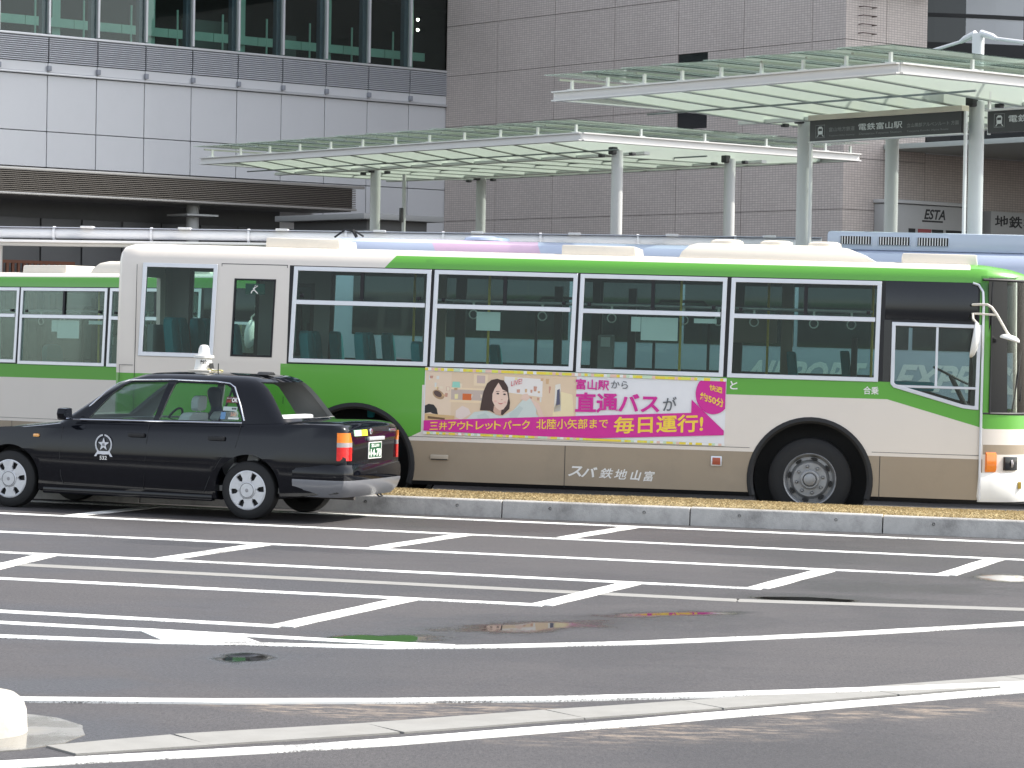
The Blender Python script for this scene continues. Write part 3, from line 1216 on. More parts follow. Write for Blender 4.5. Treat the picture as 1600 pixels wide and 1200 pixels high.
    for x in (5.592, 9.335):
        se.box(x, x + .007, -.0022, .003, .30, .81)
    se.box(3.0, 7.80, -.0022, .003, .856, .861)
    se.box(9.24, 10.49, -.0022, .003, .852, .857)
    se.box(1.32, 2.3, -.0022, .003, .94, .945)
    se.box(.27, .276, -.0022, .003, 1.0, 2.85)
    se.box(0.09, .27, -.0022, .003, 1.318, 1.323)
    for (x0, z0, x1, z1) in [(.08, 1.62, .25, 1.615)]:
        se.box(x0, x1, -.0022, .003, z1, z1 + .005)
        se.box(x0, x0 + .005, -.0022, .003, 1.30, z1)
    split_build(se, 'panel_seam', BLACKR, root, smooth=0)
    hn = MB()
    hn.box(3.965, 4.185, -.02, .0, .592, .648)
    ho = hn.build('flap_handle', mat('handle_beige', (.42, .36, .28), .35), root, bevel=.018)
    MB().box(3.975, 4.175, -.021, -.012, .588, .598).build('handle_shadow_gap', BLACKR, ho, smooth=0)
    mk = MB().box(7.345, 7.475, -.016, 0, .625, .745).build('side_marker', ALU, root, bevel=.008)
    MB().box(7.362, 7.458, -.022, -.012, .642, .728).build('lens', REDBROWN, mk, bevel=.004)
    # roof equipment
    for x0, x1 in ((1.79, 2.72), (5.445, 6.35), (9.53, 10.42)):
        rounded_box(x0, x1, .35, 1.5, 3.085, 3.225, .0, .015, .02).build('roof_unit', IVORYP, root, bevel=.02)
    dm = MB()
    dm.grid([[(6.86, .32, 3.09), (9.26, .32, 3.09), (9.26, 1.9, 3.09), (6.86, 1.9, 3.09)], [(6.90, .34, 3.18), (9.10, .34, 3.18), (9.10, 1.86, 3.18), (6.90, 1.86, 3.18)],
             [(6.99, .40, 3.26), (8.90, .40, 3.26), (8.90, 1.8, 3.26), (6.99, 1.8, 3.26)], [(7.10, .50, 3.29), (8.70, .50, 3.29), (8.70, 1.7, 3.29), (7.10, 1.7, 3.29)]], 0, True, True, True)
    dmo = dm.build('air_conditioner', IVORYP, root, bevel=.02, smooth=40)
    for vx in (7.42, 8.02, 8.60):
        MB().lathe([(0, .20), (.04, .195), (.06, .15), (.065, .001)], (vx, .72, 3.285), 'z', 24).build('fan_cover', IVORYP, dmo)
    # inside
    sm_ = seat_mesh()
    for x, y, z in [(.72, .10, 1.18), (.72, .56, 1.18), (1.50, .10, 1.12), (2.42, .10, 1.06), (2.42, .56, 1.06), (3.10, .10, 1.06), (3.10, .56, 1.06), (3.80, .10, .97), (2.42, 1.98, 1.06), (3.10, 1.98, 1.06),
                    (8.28, 1.94, .97), (8.95, 1.94, 1.0), (.72, 1.9, 1.18), (.72, 1.44, 1.18), (4.5, 1.98, .95)]:
        s_ = link('seat', sm_, root)
        s_.location = (x, y, z)
        s_.scale = (1.15, 1, 1)
    bl = MB()
    bl.box(.40, .47, .08, 1.6, 1.0, 2.12)
    bl.box(.30, 1.0, .08, .55, .96, 1.20)
    bl.build('engine_cover', INTGREY, root)
    po = MB()
    for x, y in [(4.55, .55), (6.9, .5), (3.4, 1.9), (9.2, 1.1), (7.9, 1.9)]:
        po.tube([(x, y, .95), (x, y, 3.0)], .016, 8)
    split_build(po, 'grab_pole', YELLOWP, root)
    ra = MB().tube([(3.9, .62, 2.52), (9.2, .62, 2.52)], .013, 8)
    ra.tube([(3.9, 1.88, 2.52), (9.2, 1.88, 2.52)], .013, 8)
    split_build(ra, 'strap_rail', ALU, root)
    st = MB()
    st.box(-.014, .014, -.004, .004, -.12, 0)
    st.tube([(.052 * math.cos(2 * PI * k / 14), 0, -.165 + .052 * math.sin(2 * PI * k / 14)) for k in range(15)], .009, 6)
    stm = st.mesh('hanging_strap', mat('strap_white', (.5, .5, .46), .5))
    for x in (4.35, 5.20, 5.60, 6.05, 6.93, 7.35, 7.78, 8.50, 8.95):
        o = link('hanging_strap', stm, root)
        o.location = (x, .62, 2.52)
    pa = MB()
    pa.box(4.47, 4.76, .032, .036, 2.16, 2.385)
    pa.box(6.46, 6.90, .032, .036, 2.10, 2.375)
    pa.box(6.34, 6.455, .032, .036, 2.20, 2.375)
    pa.box(7.09, 7.36, .032, .036, 2.32, 2.375)
    for c_ in split_build(pa, 'paper_notice', PAPER, root, smooth=0):
        lean(c_)
    lt = MB()
    for x0 in (2.9, 4.3, 6.0, 7.7):
        lt.box(x0, x0 + 1.0, .45, .58, 3.0, 3.03)
    split_build(lt, 'ceiling_light_cover', WHITEP, root, bevel=.01)
    pt = MB()
    for x in (3.94, 5.68, 7.5, 9.3):
        pt.box(x - .05, x + .05, 2.40, 2.45, .95, 3.0)
    pt.box(8.95, 9.02, 1.3, 2.42, .95, 2.2)
    pt.box(5.15, 5.25, 2.3, 2.42, .95, 2.75)
    pt.box(6.1, 6.2, 2.3, 2.42, .95, 2.75)
    split_build(pt, 'door_post', BLACKR, root, smooth=0)
    for x0, x1 in ((6.42, 7.15), (4.9, 5.5)):
        fq = MB()
        zz0, zz1, c_ = 1.62, 2.62, .09
        po_ = [(x0 + c_, zz0), (x1 - c_, zz0), (x1, zz0 + c_), (x1, zz1 - c_), (x1 - c_, zz1), (x0 + c_, zz1), (x0, zz1 - c_), (x0, zz0 + c_)]
        frame_ring(fq, po_, inset_poly(po_, .035), BW - .16, BW - .12)
        fq.build('inner_door_frame', BLACKR, root, smooth=0)
    for x0, x1, z0, z1 in ((7.30, 8.0, 2.10, 2.42), (3.45, 3.75, 1.7, 2.9), (8.05, 8.2, 1.6, 2.9)):
        MB().box(x0, x1, BW - .20, BW - .16, z0, z1).build('partition_board', mat('board_tan', (.20, .17, .13), .6), root, bevel=.01)
    MB().box(5.75, 5.95, BW - .5, BW - .3, 1.0, 2.15).build('fare_box', INTGREY, root, bevel=.02)
    MB().box(5.79, 5.91, BW - .51, BW - .495, 2.0, 2.12).build('fare_display', PAPER, root, smooth=0)
    sw = MB()
    ring = []
    C_ = Vector((10.15, .62, 1.78))
    M_ = Matrix.Translation(C_) @ Matrix.Rotation(R(25), 4, 'Y')
    sw.tube([tuple(M_ @ Vector((.22 * math.cos(2 * PI * k / 24), .22 * math.sin(2 * PI * k / 24), 0))) for k in range(25)], .015, 6)
    sw.tube([tuple(M_ @ Vector((-.2, 0, 0))), tuple(M_ @ Vector((.2, 0, 0)))], .012, 6)
    sw.tube([tuple(C_), (10.45, .62, 1.2)], .03, 8)
    sw.build('steering_wheel', BLACKR, root)
    ds = MB()
    ds.prism([(10.2, .95), (10.9, .95), (10.9, 1.30), (10.45, 1.36), (10.3, 1.30)], .45, 2.0, 'y')
    ds.build('dashboard', BLACKR, root, bevel=.03)
    s_ = link('seat', sm_, root)
    s_.location = (9.45, .42, 1.12)
    s_.scale = (1.2, 1.2, 1.1)
    return root


def bus_matrix(x, y, z, yaw):
    return Matrix.Translation((x, y, z)) @ Matrix.Rotation(R(-yaw), 4, 'Z')


BUS = make_city_bus()
# second bus of the same fleet, parked to the left behind it
LEFT = copy_tree(BUS)
BUS.matrix_world = bus_matrix(-4.89, 34.46, 0, 7.4)
tag(BUS, 'green and cream city bus with an advertisement on its side, behind the grass island', 'bus', 'green and cream city buses')
yawL = 33
tgt = Vector((-7.65, 43.5))
dL = Vector((math.cos(R(yawL)), -math.sin(R(yawL))))
pL = tgt - dL * 5.70
LEFT.matrix_world = TILT @ bus_matrix(pL.x, pL.y, -.16, yawL)
for o in LEFT.children:
    if o.name.startswith('far_window') or o.name.startswith('window'):
        for q in o.children:
            if q.name.startswith('pane'):
                q.data = q.data.copy()
                q.data.materials[0] = FARGLASS if o.name.startswith('far') else DIMGLASS
tag(LEFT, 'green and cream city bus without advertisement, partly hidden at the left edge', 'bus', 'green and cream city buses')


# ------------------------------------------------------------------ lettering on the big bus
def side_text(name, s, x0, x1, z0, z1, m_, parent, y=-.003, weight=0.0, slope=0.0, shear=0.0):
    z0b, z1b = z0 + slope * (x1 - x0), z1 + slope * (x1 - x0)
    return text_on(name, s, quadmap((x0, y, z0), (x1, y, z0b), (x0, y, z1), (x1, y, z1b)), m_, parent, weight, shear)


LETW = mat('letter_white', (.78, .77, .74), .5, var=.04)
# company name runs front to back (right to left)
nm = 'スパ鉄地山富'
chars = [('ス', 5.645, 5.80), ('バ', 5.80, 5.98), ('鉄', 6.02, 6.17), ('地', 6.20, 6.34), ('山', 6.39, 6.51), ('富', 6.55, 6.67)]
for ch, a, b in chars:
    zc = .505 - (a - 5.645) * .03
    side_text('company_name', ch, a - .006, b + .012, zc - .062, zc + .062, LETW, BUS, weight=.012 if ch in '鉄富地' else .028, shear=.25)
side_text('ride_sign_text', 'と', 7.545, 7.635, 1.545, 1.645, LETW, BUS, weight=.02)
side_text('ride_sign_text', '乗合'[::-1], 9.12, 9.30, 1.535, 1.630, LETW, BUS, weight=.015)

# ------------------------------------------------------------------ advertisement
AX0, AW, AH, AZ = 3.872, 3.632, .806, 1.700


def A(a, b, y=0.0):
    """Advert layout units (470 wide, 104 high) to bus coordinates."""
    t = a / 470
    return (AX0 + t * AW, y, AZ - .026 * t - b / 104 * AH)


def flat(name, pts, m_, parent, lvl, n=None):
    o = MB().poly([A(a, b, -.004 - .0008 * lvl) for a, b in pts]).build(name, m_, parent, smooth=0, fix=False)
    return o


def blob(cx, cy, rx, ry, n=20, rot=0):
    c_, s_ = math.cos(rot), math.sin(rot)
    return [(cx + rx * math.cos(t) * c_ - ry * math.sin(t) * s_, cy + rx * math.cos(t) * s_ + ry * math.sin(t) * c_) for t in [2 * PI * k / n for k in range(n)]]


def pm(name, c, r=.45):
    return mat('print_' + name, c, r, var=.03, nscale=12)


ADW = pm('white', (.74, .74, .75))
MAG = pm('magenta', (.60, .015, .28))
YEL = pm('yellow', (.86, .60, .06))
DKG = pm('dark_grey', (.10, .11, .12))
ad = MB()
ad.prism([(A(0, 0)[0], A(0, 0)[2]), (A(470, 0)[0], A(470, 0)[2]), (A(469, 104)[0], A(469, 104)[2]), (A(-1, 104)[0], A(-1, 104)[2])], -.004, .001, 'y')
AD = ad.build('advertisement', ADW, BUS, smooth=0)
AD['label'] = 'side advertisement with a smiling person, magenta arrow and yellow lettering'
# photo background: a warm shelf-lined room
flat('photo_background', [(1, 6), (238, 6), (238, 72), (1, 88)], pm('room', (.72, .55, .38)), AD, 1)
flat('photo_wall', [(1, 6), (42, 6), (42, 86), (1, 88)], pm('wall', (.76, .60, .45)), AD, 2)
flat('photo_shelf', [(42, 30), (96, 30), (96, 33), (42, 33)], pm('shelf', (.80, .63, .42)), AD, 3)
flat('photo_shelf', [(42, 33), (96, 33), (96, 49), (42, 49)], pm('shelf_back', (.52, .42, .36)), AD, 3)
flat('photo_shelf', [(40, 49), (96, 49), (96, 53), (40, 53)], pm('shelf', (.80, .63, .42)), AD, 4)
flat('photo_red_box', [(60, 39), (74, 39), (74, 49), (60, 49)], pm('red_box', (.62, .14, .03)), AD, 4)
flat('photo_green_bag', [(44, 21), (55, 21), (56, 30), (43, 30)], pm('mint', (.30, .62, .50)), AD, 4)
flat('photo_picture', [(77, 8), (99, 8), (99, 26), (77, 26)], pm('frame', (.80, .64, .44)), AD, 4)
flat('photo_picture', [(82, 10), (95, 10), (95, 22), (82, 22)], pm('pic', (.55, .42, .38)), AD, 5)
flat('photo_plate', blob(22, 42, 10, 6.5, rot=.5), pm('plate', (.42, .27, .15)), AD, 3)
flat('photo_plate', blob(21, 41, 7, 4.2, rot=.5), pm('plate2', (.10, .06, .05)), AD, 4)
flat('photo_dog', [(1, 60), (7, 57), (15, 58), (20, 64), (22, 73), (14, 72), (10, 70), (1, 72)], pm('dark_fur', (.02, .018, .018)), AD, 3)
flat('photo_table', [(1, 72), (48, 74), (48, 86), (1, 87)], pm('table', (.62, .42, .20)), AD, 4)
flat('photo_table', [(6, 76), (33, 78), (33, 81), (6, 80)], pm('table_dark', (.16, .09, .04)), AD, 5)
flat('photo_pillow', [(50, 66), (60, 58), (70, 62), (74, 70), (58, 80), (50, 76)], pm('pillow', (.74, .62, .56)), AD, 4)
flat('photo_bright_shelf', [(125, 10), (185, 12), (185, 40), (125, 34)], pm('bright', (.78, .74, .70)), AD, 2)
flat('photo_lamp', [(205, 20), (213, 18), (215, 60), (204, 62)], pm('lamp', (.74, .70, .62)), AD, 3)
flat('photo_dark_object', [(208, 28), (212, 26), (213, 50), (207, 52)], pm('navy', (.10, .10, .15)), AD, 4)
flat('photo_coat', [(212, 30), (232, 34), (236, 74), (200, 76), (203, 60)], pm('coat', (.80, .68, .42)), AD, 3)
rnd = random.Random(3)
for k in range(34):
    a0 = rnd.choice([rnd.uniform(44, 92), rnd.uniform(140, 200), rnd.uniform(4, 40)])
    b0 = rnd.choice([12, 21, 40, 28]) + rnd.uniform(-1, 3)
    w_, h_ = rnd.uniform(2, 6), rnd.uniform(3, 8)
    cc = rnd.choice([(.62, .40, .22), (.78, .66, .50), (.40, .22, .12), (.70, .70, .66), (.56, .30, .22), (.45, .52, .42), (.82, .72, .36)])
    flat('photo_shelf_item', [(a0, b0), (a0 + w_, b0 + rnd.uniform(-.6, .6)), (a0 + w_ * rnd.uniform(.8, 1), b0 + h_), (a0 + .3, b0 + h_)], pm('item%d' % (k % 7), cc), AD, 3 + (k % 3) * .4)
flat('photo_hand', [(150, 44), (156, 36), (162, 35), (166, 42), (160, 47)], pm('skin_arm', (.74, .54, .44)), AD, 7)
flat('photo_sleeve_fold', [(84, 72), (96, 68), (104, 74), (98, 82), (86, 83)], pm('sweater_fold', (.50, .57, .54)), AD, 7)
flat('photo_sleeve_fold', [(134, 68), (150, 55), (156, 58), (146, 74), (136, 77)], pm('sweater_fold', (.50, .57, .54)), AD, 7)
# person: sweater, hair, face
flat('photo_sweater', [(58, 86), (70, 76), (79, 67), (98, 64), (112, 69), (122, 72), (140, 62), (154, 46), (166, 42), (178, 50), (176, 66), (186, 76), (186, 78), (120, 81)], pm('sweater', (.58, .64, .60)), AD, 6)
flat('photo_arm', [(166, 42), (180, 50), (190, 72), (194, 77), (184, 78), (176, 58)], pm('skin_arm', (.74, .54, .44)), AD, 7)
flat('photo_hair', [(88, 64), (90, 50), (93, 34), (98, 22), (105, 16), (114, 14), (124, 17), (131, 26), (133, 40), (135, 50), (134, 60), (124, 70), (112, 68), (104, 64)], pm('hair', (.055, .028, .022)), AD, 8)
flat('photo_neck', [(110, 56), (122, 60), (121, 70), (113, 70), (109, 64)], pm('skin_shade', (.60, .38, .29)), AD, 9)
flat('photo_face', [(110, 30), (116, 20), (122, 29), (130, 34), (132, 44), (130, 54), (125, 61), (119, 63), (112, 58), (107, 48), (107, 38)], pm('skin', (.78, .57, .46)), AD, 10)
flat('photo_fringe', [(108, 31), (113, 18), (120, 18), (122, 30), (131, 34), (130, 24), (124, 16), (114, 15), (107, 22)], pm('hair', (.055, .028, .022)), AD, 11)
for ex in (115.5, 126):
    flat('photo_eye', blob(ex, 37 + (ex - 115) * .06, 2.3, 1.3, 10), pm('eye', (.05, .03, .03)), AD, 12)
    flat('photo_brow', [(ex - 3, 33.4), (ex + 2.6, 33.0), (ex + 2.6, 33.8), (ex - 3, 34.4)], pm('brow', (.16, .09, .07)), AD, 12)
flat('photo_cheek', blob(112, 49, 2.6, 1.8, 10), pm('blush', (.76, .46, .38)), AD, 11)
flat('photo_cheek', blob(127, 50, 2.2, 1.6, 10), pm('blush', (.76, .46, .38)), AD, 11)
flat('photo_nose', blob(122, 46, 1.6, .9, 8), pm('skin_shade', (.60, .38, .29)), AD, 12)
flat('photo_mouth', [(115.5, 50.5), (119, 52), (125, 51), (121, 53.6), (118, 53)], pm('lip', (.55, .16, .14)), AD, 12)
# magenta arrow
flat('arrow', [(0, 83), (417, 55), (417, 34.7), (468, 80.6), (468, 87.5), (254, 101), (0, 99)], MAG, AD, 13)
bd = blob(450, 25, 27, 31, 40)
flat('badge', [(min(a, 469), max(b, 5)) for a, b in bd], MAG, AD, 13)
# dashed borders
bcols = [pm('dash_y', (.78, .62, .06)), pm('dash_w', (.78, .78, .74)), pm('dash_g', (.55, .70, .50)), pm('dash_p', (.76, .50, .40)), pm('dash_y2', (.70, .70, .10))]
bt = [MB() for _ in bcols]
for row, (b0, b1) in enumerate(((0.6, 5), (100.5, 104))):
    for k in range(94):
        q = random.choice([0, 0, 1, 2, 3, 4])
        bt[q].poly([A(a, b, -.0165) for a, b in ((k * 5, b0), (k * 5 + 5, b0), (k * 5 + 5, b1), (k * 5, b1))])
for q, b_ in enumerate(bt):
    b_.build('dashed_border', bcols[q], AD, smooth=0, fix=False)['kind'] = 'stuff'


def ad_text(s, a0, b0l, b1l, a1, b0r, b1r, m_, weight=.01, lvl=17):
    y = -.004 - .0008 * lvl
    text_on('advert_text', s, quadmap(A(a0, b1l, y), A(a1, b1r, y), A(a0, b0l, y), A(a1, b0r, y)), m_, AD, weight)


ad_text('富山駅', 237, 9, 26, 289, 9.5, 26, MAG, .022)
ad_text('から', 292, 10, 22, 318, 10, 22, DKG, .005)
ad_text('直通バス', 237, 30, 62, 368, 28, 58, MAG, .03)
ad_text('が', 373, 33, 54, 394, 31, 53, DKG, .008)
for q, ch in enumerate('三井アウトレットパーク'):
    wq = 159 / 11
    ad_text(ch, 9 + q * wq + .8, 85.5 - q * .864 + (3.5 if ch in 'ッー' else 0) + (2.5 if ch == 'ー' else 0), 97.5 - q * .682 - (5.5 if ch == 'ー' else 0), 9 + (q + 1) * wq - .8 - (2 if ch in 'ト' else 0), 85.5 - (q + 1) * .864 + (3.5 if ch in 'ッー' else 0) + (2.5 if ch == 'ー' else 0), 97.5 - (q + 1) * .682 - (5.5 if ch == 'ー' else 0), YEL, .018)
ad_text('北陸小矢部まで', 177, 74, 90, 289, 69, 84, YEL, .012)
ad_text('毎日運行!', 298, 66, 92, 436, 56, 84, YEL, .022)
ad_text('快適', 444, 10, 19, 464, 14, 24, YEL, .02)
ad_text('約50分', 430, 22, 34, 467, 32, 46, YEL, .025)
ad_text('LIVE!', 136, 17, 25, 153, 12, 20, pm('live_red', (.60, .10, .12)), .0)

# ================================================================== taxi
TW, TY = 1.78, -.03
TC = TY + TW / 2
TBLACK = mat('taxi_black', (0.004, 0.0045, 0.007), 0.06, var=.05, spec=.36)
TINT = mat('taxi_interior', (.26, .26, .25), .8, var=.1)
TSEAT = mat('white_seat_cover', (.55, .57, .58), .9, var=.06, nscale=10)


def car_ring(x, p, zb, zt):
    prof = [(.12, zb), (.02, zb + .02), (.004, zb + .10), (-.0, .44), (-.012, .58), (-.012, .68), (.0, .80), (.018, .92), (.035, zt - .055), (.065, zt - .02), (.13, zt - .002), (.30, zt + .012), (.60, zt + .024), (.89, zt + .028)]
    out = []
    zmax = zt
    for d, z in prof:
        out.append((x, TY + p + d * (1 - p / .89), min(z, zt + .028)))
    far = [(x, 2 * TC - y, z) for _, y, z in out]
    return out + far[::-1][1:]


st = [(-3.80, .40, .42, .62), (-3.78, .30, .36, .70), (-3.70, .16, .30, .76), (-3.55, .08, .26, .81), (-3.3, .03, .24, .87), (-3.0, .008, .22, .92), (-2.6, 0, .20, .965), (-2.3, 0, .20, 1.005), (-1.9, 0, .20, 1.02),
      (-1.2, 0, .20, 1.035), (-.5, 0, .20, 1.05), (0, 0, .20, 1.068), (.35, 0, .24, 1.085), (.7, .01, .28, 1.095), (.92, .025, .30, 1.095), (1.01, .045, .31, 1.085), (1.06, .075, .33, 1.06), (1.085, .115, .35, 1.02), (1.095, .16, .37, .97)]
low = MB().grid([car_ring(*s) for s in st], 0, True, True, True).mesh('low', [TBLACK, BLACKR], smooth=0)
TWX = (-3.0, -.04)
WR = .325
arch = MB()
for wx in TWX:
    arch.lathe([(-.3, .385), (.30, .385)], (wx, TY, WR + .01), 'y', 40, caps=True)
    arch.lathe([(-.30, .385), (.3, .385)], (wx, TY + TW, WR + .01), 'y', 40, caps=True)
low = boolean(low, arch.mesh('a', [TBLACK, BLACKR], smooth=0))


def green_rings(off=0.0):
    stz = [(.98, -2.50, .46, .065), (1.06, -2.37, .40, .085), (1.15, -2.24, .33, .11), (1.25, -2.10, .255, .14), (1.35, -1.96, .18, .175), (1.44, -1.82, .11, .215), (1.50, -1.70, .05, .25), (1.545, -1.56, -.03, .30), (1.575, -1.39, -.14, .39), (1.592, -1.15, -.3, .52), (1.60, -.9, -.5, .66)]
    rings = []
    for z, xf, xr, ins in stz:
        xf, xr, ins = xf + off, xr - off, ins + off
        zz = z - (off if z > 1.52 else 0) - (.1 if off and z < 1.0 else 0)
        k = min(1.0, (xr - xf) / 1.1)
        h = [(xf - .06, TC), (xf - .045, TC - .35 * k), (xf - .005, TY + ins + .20 * k), (xf + .045 * k, TY + ins + .075 * k), (xf + .10 * k, TY + ins + .02 * k), (xf + .17 * k, TY + ins), (xf * .6 + xr * .4, TY + ins - .008 * k), (xf * .3 + xr * .7, TY + ins - .004 * k), (xr - .20 * k, TY + ins + .006 * k), (xr - .09 * k, TY + ins + .03 * k), (xr - .02 * k, TY + ins + .10 * k), (xr + .015, TY + ins + .22 * k), (xr + .05, TC - .35 * k), (xr + .06, TC)]
        far = [(x, 2 * TC - y) for x, y in h[1:-1]][::-1]
        rings.append([(x, y, zz) for x, y in h + far])
    return rings


def loft(off, nm='g'):
    return MB().grid(green_rings(off), 0, True, True, True).mesh(nm, [TBLACK, TINT], smooth=0)


cabin = boolean(loft(0), loft(.035))
TB_ = TY - .2
FW = [(-2.06, 1.045), (-1.83, 1.31), (-1.70, 1.425), (-1.62, 1.462), (-1.13, 1.478), (-1.235, 1.052)]
FW = [(-2.04, 1.05), (-1.235, 1.06), (-1.13, 1.478), (-1.60, 1.462), (-1.68, 1.43), (-1.80, 1.33)]
RW = [(-1.17, 1.062), (-.165, 1.078), (-.175, 1.12), (-.36, 1.44), (-.42, 1.472), (-1.045, 1.479)]
cutters = []
for poly in (FW, RW):
    cutters.append((MB().prism(poly, TB_, TC - .3, 'y'), 'side_window'))
    cutters.append((MB().prism(poly, TC + .3, TY + TW + .2, 'y'), 'side_window'))
wsp = [(TY + .16, 1.06), (TY + TW - .16, 1.06), (TY + TW - .30, 1.50), (TY + .30, 1.50)]
rsp = [(TY + .175, 1.125), (TY + TW - .175, 1.125), (TY + TW - .315, 1.515), (TY + .315, 1.515)]
cutters.append((MB().prism(wsp, -2.7, -1.42, 'x'), 'windscreen'))
cutters.append((MB().prism(rsp, -.13, .7, 'x'), 'rear_window'))
for c_, _ in cutters:
    cabin = boolean(cabin, c_.mesh('c', [TBLACK], smooth=0))
for me_, in ((low,), (cabin,)):
    bm = bmesh.new()
    bm.from_mesh(me_)
    for f in bm.faces:
        c_ = f.calc_center_median()
        f.smooth = True
        f.material_index = 0
    bm.to_mesh(me_)
    bm.free()
    me_.set_sharp_from_angle(angle=R(32))
for p in low.polygons:
    c_ = p.center
    if any(math.hypot(c_.x - wx, c_.z - WR - .01) < .383 for wx in TWX) and TY + .01 < c_.y < TY + TW - .01:
        p.material_index = 1
    if p.normal.z < -.6 and c_.z < .45:
        p.material_index = 1
for p in cabin.polygons:
    c_ = p.center
    k = .0
    if p.normal.dot(Vector((c_.x + .9, c_.y - TC, c_.z - 1.2))) < 0:
        p.material_index = 1

tp0 = Vector((-2.84, 31.00, 0))
TAXI = thing('taxi', 'black taxi sedan with a white roof lamp stopped beside the kerb', 'taxi', Matrix.Translation(tp0) @ Matrix.Rotation(R(-19), 4, 'Z'))
link('body', low, TAXI)
link('cabin', cabin, TAXI)
shell = boolean(loft(.012), loft(.017))
shell.materials.clear()
shell.materials.append(CARGLASS)
for c_, nme in cutters:
    pane = boolean(shell.copy(), c_.mesh('c', [CARGLASS], smooth=0), 'INTERSECT')
    for p in pane.polygons:
        p.use_smooth = True
    pane.set_sharp_from_angle(angle=R(30))
    if nme == 'rear_window':
        pane.materials.clear()
        pane.materials.append(REARGLASS)
    link(nme, pane, TAXI)


def cab_y(x, z):
    """Side of the cabin at a height (near side)."""
    rs = [(.98, .065), (1.06, .085), (1.15, .11), (1.25, .14), (1.35, .175), (1.44, .215), (1.50, .25), (1.545, .30)]
    for (z0, a), (z1, b) in zip(rs, rs[1:]):
        if z <= z1:
            return TY + a + (b - a) * max(0, (z - z0)) / (z1 - z0) - .006
    return TY + .3


# bright trim round the windows
tr = MB()
pts = [(-2.20, 1.045), (-2.05, 1.19), (-1.88, 1.345), (-1.74, 1.452), (-1.62, 1.492), (-1.12, 1.510), (-.55, 1.506), (-.38, 1.49), (-.31, 1.45), (-.20, 1.25), (-.13, 1.085)]
tr.tube([(x, cab_y(x, z) - .004 + (.05 if x < -1.9 else 0) * max(0, (-1.9 - x) / .3), z) for x, z in pts], .0085, 6)
tr.tube([(-2.22, TY + .045, 1.028), (-1.2, TY + .030, 1.045), (-.13, TY + .03, 1.062)], .0085, 6)
split_build(tr, 'bright_trim', CHROME, TAXI)
bpl = MB()
bpl.prism([(-1.235, 1.06), (-1.17, 1.062), (-1.045, 1.479), (-1.13, 1.478)], TY + .07, TY + .075, 'y')
bpi = bpl.build('pillar_trim', BLACKG, TAXI, smooth=0)
for v in bpi.data.vertices:
    v.co.y = cab_y(v.co.x, v.co.z) - .001 - (.004 if v.co.y < TY + .0725 else 0)
qp = MB()
qp.tube([(-.44, cab_y(0, 1.075) + .012, 1.075), (-.375, cab_y(0, 1.27) + .012, 1.27), (-.345, cab_y(0, 1.43) + .012, 1.43)], .012, 6)
qp.build('quarter_light_post', BLACKR, TAXI)
# door shut lines and handles
for nme, pth, hx in [('front_door', [(-2.335, .96), (-2.35, .62), (-2.34, .40), (-2.30, .30), (-1.30, .28), (-1.285, .60), (-1.265, 1.03)], -1.40), ('rear_door', [(-1.285, .60), (-1.30, .28), (-.56, .28), (-.50, .44), (-.36, .66), (-.20, .76), (-.165, .90), (-.145, 1.05)], -.42)]:
    sl = MB()
    wd = .006
    for (xa, za), (xb, zb) in zip(pth, pth[1:]):
        def yy(z):
            return TY + (-.012 if .55 < z < .70 else (0 if z < .82 else .018 + (z - .92) * .14)) - .0015
        n_ = 6
        for k in range(n_):
            t0, t1 = k / n_, (k + 1) / n_
            A0 = Vector((xa + (xb - xa) * t0, za + (zb - za) * t0))
            A1 = Vector((xa + (xb - xa) * t1, za + (zb - za) * t1))
            d = (A1 - A0).normalized()
            nn = Vector((-d.y, d.x)) * wd / 2
            sl.poly([(A0.x - nn.x, yy(A0.y), A0.y - nn.y), (A1.x - nn.x, yy(A1.y), A1.y - nn.y), (A1.x + nn.x, yy(A1.y), A1.y + nn.y), (A0.x + nn.x, yy(A0.y), A0.y + nn.y)])
    dr = sl.build(nme, BLACKR, TAXI, smooth=0)
    MB().box(hx - .10, hx + .10, TY - .022, TY + .02, .86, .905).build('handle', BLACKR, dr, bevel=.010)
# sill moulding
sk = MB().box(-2.56, -.46, TY + .002, TY + .10, .185, .255)
sk.build('sill', TBLACK, TAXI, bevel=.015)
fl = MB().prism([(.28, .78), (.55, .80), (.55, .99), (.28, .97)], TY + .008, TY + .02, 'y')


